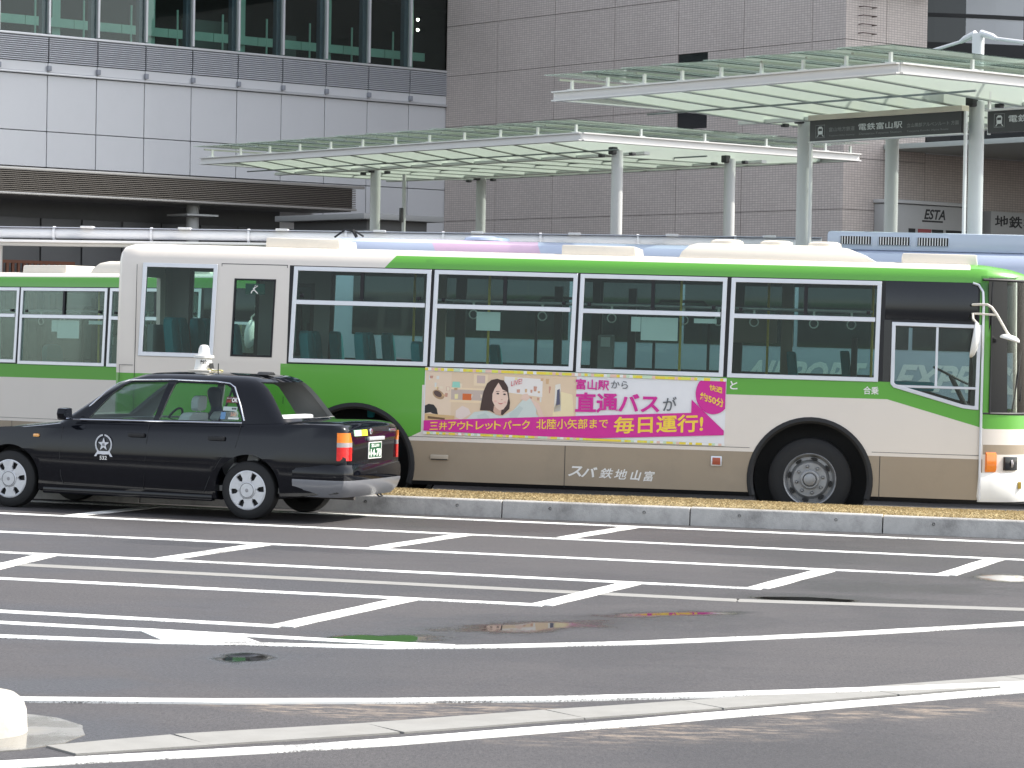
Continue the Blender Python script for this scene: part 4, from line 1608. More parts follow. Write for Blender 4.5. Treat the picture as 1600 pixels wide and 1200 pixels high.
def car_wheel(wx, near):
    s = 1 if near else -1
    y0 = TY + .02 if near else TY + TW - .02
    o = MB().lathe([(.02 * s, .19), (.0, .215), (-.004 * s, .25), (.004 * s, .29), (.02 * s, .315), (.045 * s, .325), (.15 * s, .325), (.18 * s, .31), (.19 * s, .20)], (wx, y0, WR), 'y', 48).build('wheel', TYRE, TAXI)
    MB().lathe([(.02 * s, .225), (.035 * s, .215), (.045 * s, .06), (.045 * s, .001)], (wx, y0, WR), 'y', 40).build('rim', BLACKR, o)
    cap = MB()
    cap.lathe([(.012 * s, .222), (-.002 * s, .219), (-.006 * s, .207), (.0, .196), (.012 * s, .192)], (wx, y0, WR), 'y', 48)
    for k in range(6):
        t = 2 * PI * k / 6 + R(30) + .1
        for (w0, w1, r0, r1) in [(.062, .040, .075, .20)]:
            er = Vector((math.cos(t), math.sin(t)))
            et = Vector((-er.y, er.x))
            pr = [er * r0 + et * w0, er * .13 + et * .046, er * r1 + et * .078, er * r1 - et * .078, er * .13 - et * .046, er * r0 - et * w0]
            cap.prism([(wx + p.x, WR + p.y) for p in pr], y0 - .006 * s, y0 + .02 * s, 'y')
    cap.lathe([(.015 * s, .098), (-.012 * s, .094), (-.018 * s, .086), (-.020 * s, .001)], (wx, y0, WR), 'y', 32)
    cap.build('hubcap', HUBCAP, o)
    MB().lathe([(-.0195 * s, .082), (-.0205 * s, .080), (-.0195 * s, .077)], (wx, y0, WR), 'y', 32).build('cap_groove', BLACKR, o)
    MB().lathe([(-.019 * s, .022), (-.023 * s, .018), (-.023 * s, .001)], (wx, y0, WR), 'y', 12).build('cap_badge', mat('badge_grey', (.3, .3, .31), .3, .5), o)
    return o


for wx in TWX:
    car_wheel(wx, True)
    car_wheel(wx, False)
# bumpers
def bumper(sgn, xend, xs, nme, upm, lom):
    def outline(k, xe):
        h = [(xs, TY + .006 + k), (xe - sgn * .22, TY + .0 + k), (xe - sgn * .08, TY + .06 + k), (xe - sgn * .02, TY + .20 + k), (xe, TC)]
        return h + [(x, 2 * TC - y) for x, y in h[:-1]][::-1]
    up = MB()
    lv = [(.60, .02, -.01), (.635, .06, -.05), (.615, .0, 0), (.50, -.015, 0.01), (.46, -.012, .008)]
    rings = [[(x, y, z) for x, y in outline(k, xend + sgn * dx)] for z, k, dx in [(.66, .06, -.05), (.645, .01, -.008), (.60, -.012, .004), (.52, -.014, .006), (.475, -.010, .002)]]
    up.grid(rings, 0, True, True, True)
    b1 = up.build(nme, upm, TAXI, smooth=40)
    lo = MB()
    rings = [[(x, y, z) for x, y in outline(k, xend + sgn * dx)] for z, k, dx in [(.475, -.010, .004), (.45, -.012, .004), (.36, .01, -.025), (.285, .05, -.09)]]
    lo.grid(rings, 0, True, True, True)
    lo.build('lower_valance', lom, b1, smooth=40)
    return b1


rb = bumper(1, 1.165, .50, 'rear_bumper', TBLACK, mat('valance_grey', (.16, .165, .18), .35, var=.05, coat=.4))
bumper(-1, -3.92, -3.35, 'front_bumper', TBLACK, TBLACK)
th = MB().tube([(1.0, 1.10, .33), (1.08, 1.10, .26), (1.08, 1.20, .26), (1.0, 1.20, .33)], .010, 6)
th.build('tow_hook', BLACKR, TAXI)
ex_ = MB().tube([(.3, .42, .27), (1.06, .42, .27)], .025, 10)
ex_.build('exhaust_pipe', mat('exhaust', (.12, .11, .1), .6, .6), TAXI)
# tail lamps
for sgn in (1, -1):
    first = None
    for z0, z1, m_, nme in [(.69, .838, REDL, 'tail_lamp'), (.838, .888, CLEARL, 'reverse_lens'), (.888, .995, ORANGE, 'turn_lens')]:
        rings = []
        for z in (z0, z1):
            tp = (z - .9) * .10 if z > .9 else 0
            h = [(1.005, .043), (1.03, .058), (1.058, .078), (1.085, .12), (1.104, .17), (1.108, .235 - tp * 6), (1.07, .235 - tp * 6), (1.0, .12)]
            ring = [(x, TY + y - .012, z + .001) for x, y in h]
            if sgn < 0:
                ring = [(x, 2 * TC - y, z) for x, y, z in ring]
            rings.append(ring)
        o = MB().grid(rings, 0, True, True, True).build(nme, m_, first or TAXI, smooth=50)
        first = first or o
# boot details: plate, garnish, stickers
pl = MB().box(1.094, 1.104, TC - .17, TC + .22, .695, .885).build('number_plate', mat('plate_white', (.78, .78, .74), .4, var=.02), TAXI, bevel=.006)
pl['label'] = 'green number plate with white characters'
PG = mat('plate_green', (.008, .075, .03), .5)
PLW = mat('plate_letter', (.72, .76, .70), .5)


def rear_text(s, y0, y1, z0, z1, m_, parent, x=1.1052, w=.01):
    return text_on('plate_text', s, quadmap((x, y0, z0), (x, y1, z0), (x, y0, z1), (x, y1, z1)), m_, parent, w)


MB().box(1.1040, 1.1046, TC - .155, TC + .205, .708, .872).build('plate_area', PG, pl, smooth=0)
rear_text('富山500', TC - .09, TC + .14, .822, .864, PLW, pl, w=.02)
rear_text('あ', TC - .155, TC - .115, .735, .78, PLW, pl)
rear_text('14-70', TC - .105, TC + .20, .716, .805, PLW, pl, w=.03)
MB().box(1.088, 1.125, TC - .20, TC + .26, .90, .942).build('plate_garnish', HUBCAP, TAXI, bevel=.008)
MB().prism([(1.085, .962), (1.104, .958), (1.096, 1.022), (1.080, 1.024)], TY + .30, TY + .50, 'y').build('green_sticker', mat('sticker_pale', (.45, .70, .50), .5), TAXI, smooth=0)
MB().prism([(1.085, .962), (1.104, .958), (1.096, 1.022), (1.080, 1.024)], TY + .50, TY + .68, 'y').build('yellow_sticker', mat('sticker_yellow', (.72, .78, .04), .5), TAXI, smooth=0)
MB().lathe([(0, .035), (.012, .03), (.014, .001)], (1.092, TC - .09, 1.0), 'x', 20).build('boot_badge', CHROME, TAXI)
bx_ = MB().box(1.082, 1.100, TY + TW - .42, TY + TW - .24, .985, 1.02).build('boot_script', CHROME, TAXI, bevel=.006)
gp3 = MB()
for (x0, z0, x1, z1) in [(.29, .82, .53, .825), (.29, .98, .53, .985)]:
    gp3.box(x0, x1, TY - .001, TY + .02, z0, z1)
# fender lamp and mirrors
MB().box(-2.69, -2.62, TY - .018, TY + .02, .815, .850).build('side_repeater', mat('amber_clear', (.9, .42, .12), .15, var=.2, nscale=40, coat=1), TAXI, bevel=.008)
dm_ = MB()
dm_.grid([[(-2.30 + dx, TY - .02 - dy, 1.095 + dz) for dy, dz in ((-.02, -.065), (.17, -.075), (.19, .0), (.17, .06), (.0, .065))] for dx in (0, .10)], 0, True, True, True)
mo_ = dm_.build('door_mirror', TBLACK, TAXI, bevel=.02)
MB().poly([(-2.198, TY - .03 - a, 1.095 + b) for a, b in ((0, -.05), (.13, -.058), (.15, 0), (.13, .045), (.0, .05))]).build('mirror_glass', CHROME, mo_, smooth=0, fix=False)
# roof lamp
lx, ly = -1.02, TC
lm = MB()
lm.box(lx - .11, lx + .16, ly - .18, ly + .18, 1.600, 1.622)
lmp = lm.build('roof_lamp_base', IVORYP, TAXI, bevel=.008)
lb = MB()


def lring(r0, r1, z):
    return [(lx + r0 * math.cos(t), ly + r1 * math.sin(t), z) for t in [2 * PI * k / 20 for k in range(20)]]


lb.grid([lring(.105, .13, 1.622), lring(.09, .12, 1.70), lring(.082, .11, 1.752), lring(.112, .14, 1.758), lring(.112, .14, 1.785), lring(.066, .085, 1.79), lring(.058, .075, 1.86), lring(.042, .055, 1.898), lring(.018, .025, 1.905)], 0, True, True, True)
lbo = lb.build('roof_lamp', WHITEP, TAXI, smooth=45)
MB().prism([(lx + .115, 1.635), (lx + .118, 1.635), (lx + .105, 1.70), (lx + .102, 1.70)], ly - .08, ly + .03, 'y').build('lamp_mark', BLACKR, lbo, smooth=0)
text_on('lamp_text', '松', quadmap((lx + .02, ly - .150, 1.69), (lx + .09, ly - .105, 1.69), (lx + .02, ly - .150, 1.735), (lx + .09, ly - .105, 1.735)), BLACKR, lbo, .03)
cb = MB().tube([(lx + .10, ly - .1, 1.63), (lx + .2, ly - .14, 1.615), (lx + .26, ly - .1, 1.622), (lx + .24, ly, 1.612)], .009, 6)
cb.build('lamp_cable', mat('cable_yellow', (.55, .5, .2), .5), lmp)
an = MB().tube([(lx + .24, ly - .12, 1.60), (lx + .24, ly - .12, 1.70)], .006, 6)
an.build('antenna', BLACKR, TAXI)
MB().grid([[(-.24 + dx, TC - .28 + y, 1.588 + z) for y, z in ((0, 0), (.06, .035), (.14, .035), (.2, 0))] for dx in (0, .16)], 0, True, True, True).build('roof_antenna_dome', BLACKR, TAXI, bevel=.01)
# emblem on the front door
EW = mat('emblem_silver', (.62, .63, .66), .4, var=.08, nscale=60)
EY = TY - .0165
ecx, ecz = -1.80, .762
em = MB()
for k in range(40):
    t0, t1 = R(105) + R(330) * k / 40, R(105) + R(330) * (k + .8) / 40
    t0, t1 = R(96) + R(348) * k / 40, R(96) + R(348) * (k + .82) / 40
    em.poly([(ecx + r_ * math.cos(t), EY, ecz + r_ * 1.08 * math.sin(t)) for r_, t in ((.088, t0), (.106, t0 + .05), (.106, t1 + .05), (.088, t1))])
wr = em.build('emblem_wreath', EW, TAXI, smooth=0, fix=False)
wr['kind'] = 'stuff'
stp = []
for k in range(10):
    r_ = .072 if k % 2 == 0 else .029
    t = PI / 2 + PI * k / 5
    stp.append((ecx + r_ * math.cos(t), EY, ecz + r_ * 1.08 * math.sin(t)))
MB().poly(stp).build('emblem_star', EW, TAXI, smooth=0, fix=False)
text_on('emblem_mark', '松', quadmap((ecx - .017, EY - .001, ecz - .02), (ecx + .017, EY - .001, ecz - .02), (ecx - .017, EY - .001, ecz + .016), (ecx + .017, EY - .001, ecz + .016)), BLACKR, TAXI, .02)
rbp = [(-.115, -.135), (-.095, -.105), (-.075, -.075), (.075, -.075), (.095, -.105), (.115, -.135), (.085, -.135), (.072, -.11), (-.072, -.11), (-.085, -.135)]
MB().poly([(ecx + a, EY - .0008, ecz + b) for a, b in rbp]).build('emblem_ribbon', EW, TAXI, smooth=0, fix=False)
text_on('taxi_number', '532', quadmap((ecx - .045, EY, ecz - .172), (ecx + .045, EY, ecz - .172), (ecx - .045, EY, ecz - .128), (ecx + .045, EY, ecz - .128)), LETW, TAXI, .02)
# stickers in the rear quarter light
sy = cab_y(-.3, 1.3) + .006


def stick(nme, x0, x1, z0, z1, m_):
    o = MB().poly([(x0, cab_y(0, z0) - .002, z0), (x1, cab_y(0, z0) - .002, z0), (x1, cab_y(0, z1) - .002, z1), (x0, cab_y(0, z1) - .002, z1)]).build(nme, m_, TAXI, smooth=0, fix=False)
    return o


def stext(s, x0, x1, z0, z1, m_, w=.02):
    f_ = lambda x, z: (x, cab_y(0, z) - .004, z)
    text_on('sticker_text', s, quadmap(f_(x0, z0), f_(x1, z0), f_(x0, z1), f_(x1, z1)), m_, TAXI, w)


stick('card_sticker', -.385, -.24, 1.275, 1.345, mat('sticker_brown', (.09, .03, .025), .5))
stext('OK', -.315, -.245, 1.285, 1.335, LETW, .03)
stick('card_sticker_logo', -.378, -.325, 1.285, 1.315, mat('sticker_red', (.45, .08, .06), .5))
stext('カード', -.378, -.322, 1.318, 1.335, LETW)
stick('sticker', -.405, -.235, 1.19, 1.235, mat('sticker_grey', (.42, .48, .46), .5))
stext('●●●', -.30, -.245, 1.205, 1.225, BLACKR)
stick('sticker', -.425, -.365, 1.095, 1.175, mat('sticker_blue', (.10, .22, .38), .5))
stext('560', -.305, -.235, 1.13, 1.175, mat('sticker_tan', (.55, .28, .18), .5), .02)
stick('sticker', -.33, -.20, 1.098, 1.118, mat('sticker_white', (.6, .64, .6), .5))
# cabin fittings
fi = MB().box(-2.2, .3, TY + .12, TY + TW - .12, .30, .36)
fi.build('cabin_floor', TINT, TAXI)
MB().prism([(-2.32, .95), (-2.25, 1.03), (-1.88, 1.05), (-1.80, .96), (-1.86, .5), (-2.3, .5)], TY + .14, TY + TW - .14, 'y').build('dashboard', mat('dash_grey', (.10, .11, .12), .7), TAXI, bevel=.03)


def car_seat(x, y0, y1, rest=True):
    s = MB()
    s.grid([[(x - .5, y0, .45), (x, y0, .45), (x, y1, .45), (x - .5, y1, .45)], [(x - .5, y0, .62), (x, y0, .60), (x, y1, .60), (x - .5, y1, .62)]], 0, True, True, True)
    s.grid([[(x - .12 + dx, y0 + k, z), (x + .02 + dx, y0 + k, z), (x + .02 + dx, y1 - k, z), (x - .12 + dx, y1 - k, z)] for dx, z, k in ((0, .58, 0), (.10, .95, .01), (.14, 1.10, .03), (.16, 1.145, .08))], 0, True, True, True)
    o = s.build('car_seat', TSEAT, TAXI, bevel=.03)
    if rest:
        ym = (y0 + y1) / 2
        hr = MB().grid([[(x + .10 + dx, ym - k, z), (x + .19 + dx, ym - k, z), (x + .19 + dx, ym + k, z), (x + .10 + dx, ym + k, z)] for dx, z, k in ((-.005, 1.165, .08), (0, 1.19, .12), (.005, 1.27, .13), (.012, 1.315, .11), (.02, 1.335, .07))], 0, True, True, True)
        hr.build('headrest', TSEAT, o, bevel=.025)
        q = MB()
        for yy in (ym - .05, ym + .05):
            q.tube([(x + .145, yy, 1.10), (x + .145, yy, 1.2)], .008, 6)
        split_build(q, 'headrest_post', CHROME, o)
    return o


car_seat(-1.02, TY + .20, TY + .76)
car_seat(-1.02, TY + TW - .76, TY + TW - .20, False)
car_seat(-.06, TY + .24, TY + TW - .24, False)
MB().box(.02, .38, TY + .2, TY + TW - .2, 1.02, 1.055).build('rear_shelf', TINT, TAXI)
M_ = Matrix.Translation((-1.58, TY + TW - .50, 1.0)) @ Matrix.Rotation(R(-62), 4, 'Y')
sw = MB().tube([tuple(M_ @ Vector((.18 * math.cos(2 * PI * k / 24), .18 * math.sin(2 * PI * k / 24), 0))) for k in range(25)], .014, 6)
sw.tube([tuple(M_ @ Vector((0, -.17, 0))), tuple(M_ @ Vector((0, .17, 0)))], .014, 6)
sw.tube([tuple(M_ @ Vector((0, 0, 0))), (-1.9, TY + TW - .50, .85)], .02, 6)
sw.build('steering_wheel', BLACKR, TAXI)
bc = MB().box(.12, .28, TY + .40, TY + .56, 1.055, 1.12)
bc.build('tissue_box', mat('tissue_white', (.75, .76, .76), .9), TAXI, bevel=.02)

# ------------------------------------------------------------------ driver
def skin_person(name, joints, edges, root_i, label, matfn, mats, matrix):
    me = bpy.data.meshes.new(name)
    me.from_pydata([j[0] for j in joints], edges, [])
    o = bpy.data.objects.new(name, me)
    COL.objects.link(o)
    md = o.modifiers.new('skin', 'SKIN')
    for i, j in enumerate(joints):
        sv = me.skin_vertices[0].data[i]
        sv.radius = j[1]
        sv.use_root = (i == root_i)
    sub = o.modifiers.new('sub', 'SUBSURF')
    sub.levels = sub.render_levels = 2
    bpy.context.view_layer.update()
    res = bpy.data.meshes.new_from_object(o.evaluated_get(bpy.context.evaluated_depsgraph_get()))
    bpy.data.objects.remove(o)
    res.materials.clear()
    for m_ in mats:
        res.materials.append(m_)
    for p in res.polygons:
        p.use_smooth = True
        p.material_index = matfn(p.center)
    r = link(name, res)
    r.matrix_world = matrix
    return tag(r, label, 'person')


dy0 = TY + TW - .50
J = [((-1.12, dy0, .70), (.15, .17)), ((-1.06, dy0, .90), (.13, .16)), ((-1.02, dy0, 1.06), (.12, .17)), ((-1.02, dy0, 1.14), (.075, .085)), ((-1.03, dy0, 1.205), (.062, .062)), ((-1.05, dy0, 1.29), (.092, .083)), ((-1.06, dy0, 1.37), (.098, .085)), ((-1.055, dy0, 1.425), (.06, .06)),
     ((-1.03, dy0 - .19, 1.07), (.06, .06)), ((-1.14, dy0 - .24, .86), (.05, .05)), ((-1.38, dy0 - .17, .93), (.038, .038)), ((-1.50, dy0 - .15, 1.0), (.03, .03)),
     ((-1.03, dy0 + .19, 1.07), (.06, .06)), ((-1.14, dy0 + .24, .86), (.05, .05)), ((-1.38, dy0 + .17, .93), (.038, .038)), ((-1.50, dy0 + .15, 1.0), (.03, .03)),
     ((-1.30, dy0 - .1, .68), (.09, .085)), ((-1.62, dy0 - .12, .70), (.07, .065)), ((-1.78, dy0 - .12, .44), (.05, .05)),
     ((-1.30, dy0 + .1, .68), (.09, .085)), ((-1.62, dy0 + .12, .70), (.07, .065)), ((-1.78, dy0 + .12, .44), (.05, .05))]
Ed = [(0, 1), (1, 2), (2, 3), (3, 4), (4, 5), (5, 6), (6, 7), (2, 8), (8, 9), (9, 10), (10, 11), (2, 12), (12, 13), (13, 14), (14, 15), (0, 16), (16, 17), (17, 18), (0, 19), (19, 20), (20, 21)]


def drv(c):
    if c.z > 1.19:
        if c.x < -1.105 and c.z < 1.37:
            return 1
        return 2
    if c.x < -1.43 and c.z > .9:
        return 1
    return 0


skin_person('person', J, Ed, 0, "person with dark hair in dark clothing sitting at the taxi's wheel", drv,
            [mat('navy_jacket', (.010, .014, .035), .8), mat('skin_tone', (.48, .30, .21), .5), mat('dark_hair', (.008, .009, .016), .5)], TAXI.matrix_world.copy())

# ================================================================== airport coach
COW = mat('coach_white', (.44, .50, .60), .25, var=.02, coat=.4)
COP = mat('coach_pink', (.62, .42, .56), .3, var=.03, coat=.3)
COB = mat('coach_blue', (.44, .49, .62), .3, var=.03, coat=.3)
COACH = thing('airport_coach', 'tall pale blue and pink airport coach standing behind the city bus', 'bus', bus_matrix(-2.75, 39.4, 0, 9.5))
CL, CW_, CHT = 11.9, 2.5, 3.42
prof = [(.03, .30), (0, .4), (0, 2.0), (.03, 2.95), (.06, 3.10), (.10, 3.28), (.16, 3.36), (.30, 3.41), (.7, 3.43), (1.25, 3.44)]


def coach_ring(x, p, dz=0):
    n_ = [(x, p + i * (1 - p / 1.25), z - dz * max(0, z - 2) / 1.4) for i, z in prof]
    return n_ + [(x, CW_ - y, z) for _, y, z in n_[::-1][1:]]


cb = MB().grid([coach_ring(0, .12, .1), coach_ring(.05, .04, .04), coach_ring(.2, 0), coach_ring(4, 0), coach_ring(8, 0), coach_ring(11.3, 0), coach_ring(11.7, .08, .1), coach_ring(11.9, .35, .25)], 0, True, True, True).mesh('b', [COW, COP, COB, BLACKR], smooth=0)
cme = cb
bm = bmesh.new()
bm.from_mesh(cme)
cut_planes = [((0, 0, 2.03), (0, 0, 1)), ((0, 0, 3.06), (0, 0, 1)), ((1.55, 0, 3.41), (1, 0, .55)), ((3.05, 0, 3.41), (1, 0, .45)),
              ((1.2, 0, 1.75), (.12, 0, 1)), ((4.6, 0, 1.2), (.3, 0, 1)), ((1.0, 0, 2), (1, 0, 0)), ((5.3, 0, 2), (1, 0, .8)), ((0, 0, 3.2), (0, 0, 1))]
for co, no in cut_planes:
    bmesh.ops.bisect_plane(bm, geom=bm.verts[:] + bm.edges[:] + bm.faces[:], plane_co=co, plane_no=no, dist=1e-5)
for f in bm.faces:
    c_ = f.calc_center_median()
    f.smooth = True
    k = 0
    if c_.z > 3.06 and c_.z < 3.42:
        k = 2
        if 1.55 - (c_.z - 3.41) * .55 < c_.x < 3.05 - (c_.z - 3.41) * .45:
            k = 1
    elif c_.z < 2.03 and c_.y < 1.0:
        top = 1.75 - (c_.x - 1.2) * .12
        bot = 1.2 - (c_.x - 4.6) * .3
        if 1.0 < c_.x < 5.3 - (c_.z - 2) * .8 and (c_.z < top):
            k = 1 if c_.z > 1.2 or c_.x < 3 else 0
    f.material_index = k
bm.to_mesh(cme)
bm.free()
cme.set_sharp_from_angle(angle=R(30))
link('body', cme, COACH)
CGL = mat('coach_glass', (.018, .022, .024), .06, var=.1)
for i in range(7):
    x0 = .5 + i * 1.55
    wn_ = MB().box(x0, x0 + 1.50, -.012, .03, 2.06, 3.02)
    o = wn_.build('window', CGL, COACH, bevel=.01)
    for v in o.data.vertices:
        v.co.y += .03 * (v.co.z - 2.0) / .95
MB().box(7.05, 11.5, .25, 2.2, 3.40, 3.66).build('roof_air_conditioner', COW, COACH, bevel=.05)
AC_ = [o for o in COACH.children if o.name.startswith('roof_air_conditioner')][0]
for i in range(3):
    x0 = 7.22 + i * .52
    gq = MB().box(x0, x0 + .44, .235, .26, 3.47, 3.60)
    go_ = gq.build('vent_frame', COW, AC_, bevel=.008)
    MB().box(x0 + .015, x0 + .425, .228, .25, 3.48, 3.59).build('vent_opening', BLACKR, go_, smooth=0)
    sl = MB()
    for k in range(11):
        sl.box(x0 + .03 + k * .036, x0 + .042 + k * .036, .222, .24, 3.482, 3.588)
    sl.build('vent_slats', ALU, go_, smooth=0)['kind'] = 'stuff'
MB().lathe([(0, .33), (.04, .31), (.065, .22), (.07, .001)], (2.25, .75, 3.425), 'z', 28).build('roof_hatch', COB, COACH)
wr_ = MB()
wr_.tube([(.10, .5, 3.42), (.25, .5, 3.53), (.42, .5, 3.50), (.52, .5, 3.44)], .015, 6)
wr_.tube([(.36, .5, 3.53), (.42, .5, 3.43)], .025, 6)
split_build(wr_, 'roof_cable', BLACKR, COACH)
LETC = mat('coach_letter', (.80, .82, .84), .4)
LETD = mat('coach_letter_outline', (.30, .36, .46), .4)
text_on('coach_lettering', 'AIRPORT', quadmap((5.93, -.006, 1.50), (7.62, -.006, 1.50), (6.0, -.006, 1.87), (7.66, -.006, 1.87)), LETC, COACH, .03, .25)
text_on('coach_lettering', 'EXPRESS', quadmap((8.0, -.006, 1.50), (9.75, -.006, 1.50), (8.06, -.006, 1.87), (9.8, -.006, 1.87)), LETC, COACH, .03, .25)
for wx in (2.6, 8.6):
    MB().lathe([(-.01, .35), (-.02, .45), (.0, .5), (.25, .5)], (wx, .03, .5), 'y', 32, caps=True).build('wheel', TYRE, COACH)

# ================================================================== white station building
UJ, VJ = -65.39, 51.16
PANEL = mat('white_panel', (.665, .66, .66), .35, var=.03, nscale=.5, dirt=(.52, .52, .52), dirt_amt=.25, dscale=.5, metal=0.0, coat=.15)
LOUV = mat('grey_louvre', (.50, .50, .52), .45, metal=.1, var=.05)
DARKIN = mat('dark_interior', (.05, .058, .055), .8, var=.2)
GREENST = mat('green_steel', (.34, .58, .48), .5, var=.08)
TRIM = mat('light_trim', (.62, .62, .62), .35, metal=.3, var=.03)
STGLASS = glass('station_glass', (.84, .92, .89), boost=.55)
base = (UJ, 40.0, 0)
STN = thing('station_building', 'long station building clad in white panels with a glazed upper floor', 'building', bframe(base))


def B(mb, name, m_, parent=None, **kw):
    return mb.build(name, m_, parent or STN, origin=base, **kw)


BAY = 1.5
v1 = VJ
i0 = -14
core = MB()
core.box(UJ - 12, UJ - .12, VJ + i0 * BAY, VJ + 13.9, -.5, 9.7)
core.box(UJ - 12, UJ - .12, VJ + i0 * BAY, VJ + 13.9, 12.6, 14)
core.box(UJ - 12, UJ - 7.0, VJ + i0 * BAY, VJ + 13.9, 9.7, 12.6)
core.box(UJ - 12, UJ - .12, VJ + 14, VJ + 14.3, -.5, 14)
core.box(UJ - 12, UJ - .12, VJ + i0 * BAY - .3, VJ + i0 * BAY, -.5, 14)
split_build(core, 'core', DARKIN, STN, origin=base, smooth=0)
OFF = 1.36 - 1.5     # panel joints fall at v = 49.81 - k * 1.5
lrows = []
for i in range(i0, 1):
    va, vb = 49.81 + (i - 1) * BAY + BAY, 49.81 + i * BAY + BAY
    vb = min(vb, VJ + .6)
    g_ = .012
    for z0, z1 in ((6.30, 7.225), (7.245, 8.72)):
        B(MB().box(UJ - .10, UJ, va + g_, vb - g_, z0, z1), 'wall_panel', PANEL, bevel=.008, segs=1)
    if va > 45:
        for z0, z1 in ((3.2, 4.73), (4.75, 6.28)):
            B(MB().box(UJ - .10, UJ, va + g_, vb - g_, z0, z1), 'wall_panel', PANEL, bevel=.008, segs=1)
    B(MB().box(UJ - .10, UJ + .02, va + g_, vb - g_, 8.80, 9.05), 'ledge_panel', PANEL, bevel=.006, segs=1)
    lv = MB()
    for k in range(12):
        z = 9.075 + k * .055
        lv.prism([(UJ - .0, z), (UJ + .05, z - .006), (UJ + .05, z + .020), (UJ - .0, z + .046)], va + .02, vb - .02, 'y')
    o = B(lv, 'louvre_panel', LOUV, smooth=0)
    o['kind'] = 'stuff'
    B(MB().box(UJ + .03, UJ + .13, va - .05, va + .05, 8.83, 8.97), 'bracket', mat('bracket_grey', (.30, .31, .34), .5), bevel=.01)
    B(MB().box(UJ - .06, UJ + .09, va - .03, va + .03, 9.82, 12.6), 'mullion', TRIM, bevel=.006, segs=1)
    B(MB().box(UJ - .02, UJ - .008, va + .03, vb - .03, 9.80, 12.6), 'glass_pane', STGLASS, smooth=0)
    B(MB().box(UJ - .30, UJ - .12, va - .12, va + .02, 9.75, 12.6), 'inner_fin', mat('fin_blue_grey', (.10, .13, .17), .5), smooth=0)
    if i % 2 == 0:
        B(MB().box(UJ - 1.6, UJ - 1.35, va + .9, va + 1.15, 9.7, 12.6), 'green_column', GREENST, smooth=0)
    B(MB().box(UJ - 1.25, UJ - 1.20, va, vb - .02, 10.16, 10.40), 'rail_band', GREENST, smooth=0)
    B(MB().tube([(UJ - 1.22, va + .3, 9.7), (UJ - 1.22, va + .3, 10.95)], .03, 8), 'rail_post', GREENST)
B(MB().box(UJ - .05, UJ + .09, VJ + i0 * BAY, VJ + .6, 8.735, 8.79), 'cornice', TRIM, bevel=.012)
B(MB().box(UJ - .10, UJ + .06, VJ + i0 * BAY, VJ + .6, 9.735, 9.80), 'sill', TRIM, bevel=.01)
B(MB().box(UJ - 7, UJ - .35, VJ + i0 * BAY, VJ + 13.9, 9.70, 9.72), 'upper_floor', DARKIN, smooth=0)
for v0, v1_, z1 in ((43.6, 45.1, 10.9), (46.8, 47.5, 10.7)):
    B(MB().box(UJ - 2.6, UJ - 2.45, v0, v1_, 9.7, z1), 'inner_screen', mat('screen_grey', (.12, .17, .15), .6), smooth=0)
for z in (11.35, 11.05):
    B(MB().lathe([(0, .045), (.03, .04), (.05, .001)], (UJ - 1.0, 50.85, z), 'x', 12), 'ceiling_lamp', emit('lamp_glow', (1, .95, .8), 6))
B(MB().box(UJ - .12, UJ - .02, VJ + i0 * BAY, VJ + .6, -.5, 6.28), 'ground_storey_wall', mat('dark_wall', (.09, .09, .088), .6, var=.1))
for k in range(10):
    B(MB().box(UJ + .02, UJ + .05, VJ - 16 + k * 1.25, VJ - 16 + k * 1.25 + 1.2, 3.4, 4.95), 'shutter_panel', mat('shutter', (.13, .13, .13), .5, var=.06), bevel=.01)
for k in range(24):
    B(MB().box(UJ + .8, UJ + .86, 34.2 + k * .165, 34.2 + k * .165 + .07, 2.3, 3.72), 'timber_slat', mat('timber_red', (.16, .055, .025), .6, var=.2))
B(MB().box(UJ + .78, UJ + .88, 34.1, 38.2, 3.72, 3.80), 'slat_rail', mat('timber_red', (.16, .055, .025), .6, var=.2))

# louvred entrance canopy in front of it
base = (UJ + 1.0, 40, 0)
LC = thing('louvred_canopy', 'dark louvred entrance canopy along the foot of the white building', 'canopy', bframe(base))
BRONZE = mat('bronze_louvre', (.17, .15, .13), .32, metal=.6, var=.06)
UC = UJ + 2.0
B(MB().box(UC - .06, UC + .10, 28, 46.72, 6.06, 6.14), 'top_edge', mat('bronze_light', (.42, .40, .37), .3, metal=.5), LC, bevel=.01)
B(MB().box(UC - .06, UC + .10, 28, 46.45, 5.44, 5.50), 'bottom_edge', mat('bronze_light', (.42, .40, .37), .3, metal=.5), LC, bevel=.01)
B(MB().box(UC - .14, UC - .08, 28, 46.42, 5.48, 6.08), 'backing', mat('bronze_dark', (.03, .028, .026), .5), LC, smooth=0)
lv = MB()
for k in range(11):
    z = 5.52 + k * .05
    lv.prism([(UC - .08, z), (UC + .05, z - .004), (UC + .05, z + .018), (UC - .08, z + .03)], 28, 46.45, 'y')
split_build(lv, 'louvre_blade', BRONZE, LC, origin=base, smooth=0)
B(MB().box(UJ + .02, UC - .10, 28, 46.40, 5.42, 5.47), 'soffit', mat('soffit_grey', (.30, .29, .275), .6), LC, smooth=0)
COLM = mat('column_paint', (.48, .48, .46), .45, var=.03, nscale=2)
for cv in (34.05, 41.6):
    B(MB().tube([(UC - .75, cv, -.5), (UC - .75, cv, 5.45)], .17, 20), 'column', COLM, LC)
B(MB().box(UC - 1.25, UC - .25, 41.1, 42.1, 5.12, 5.17), 'column_collar', COLM, LC, smooth=0)

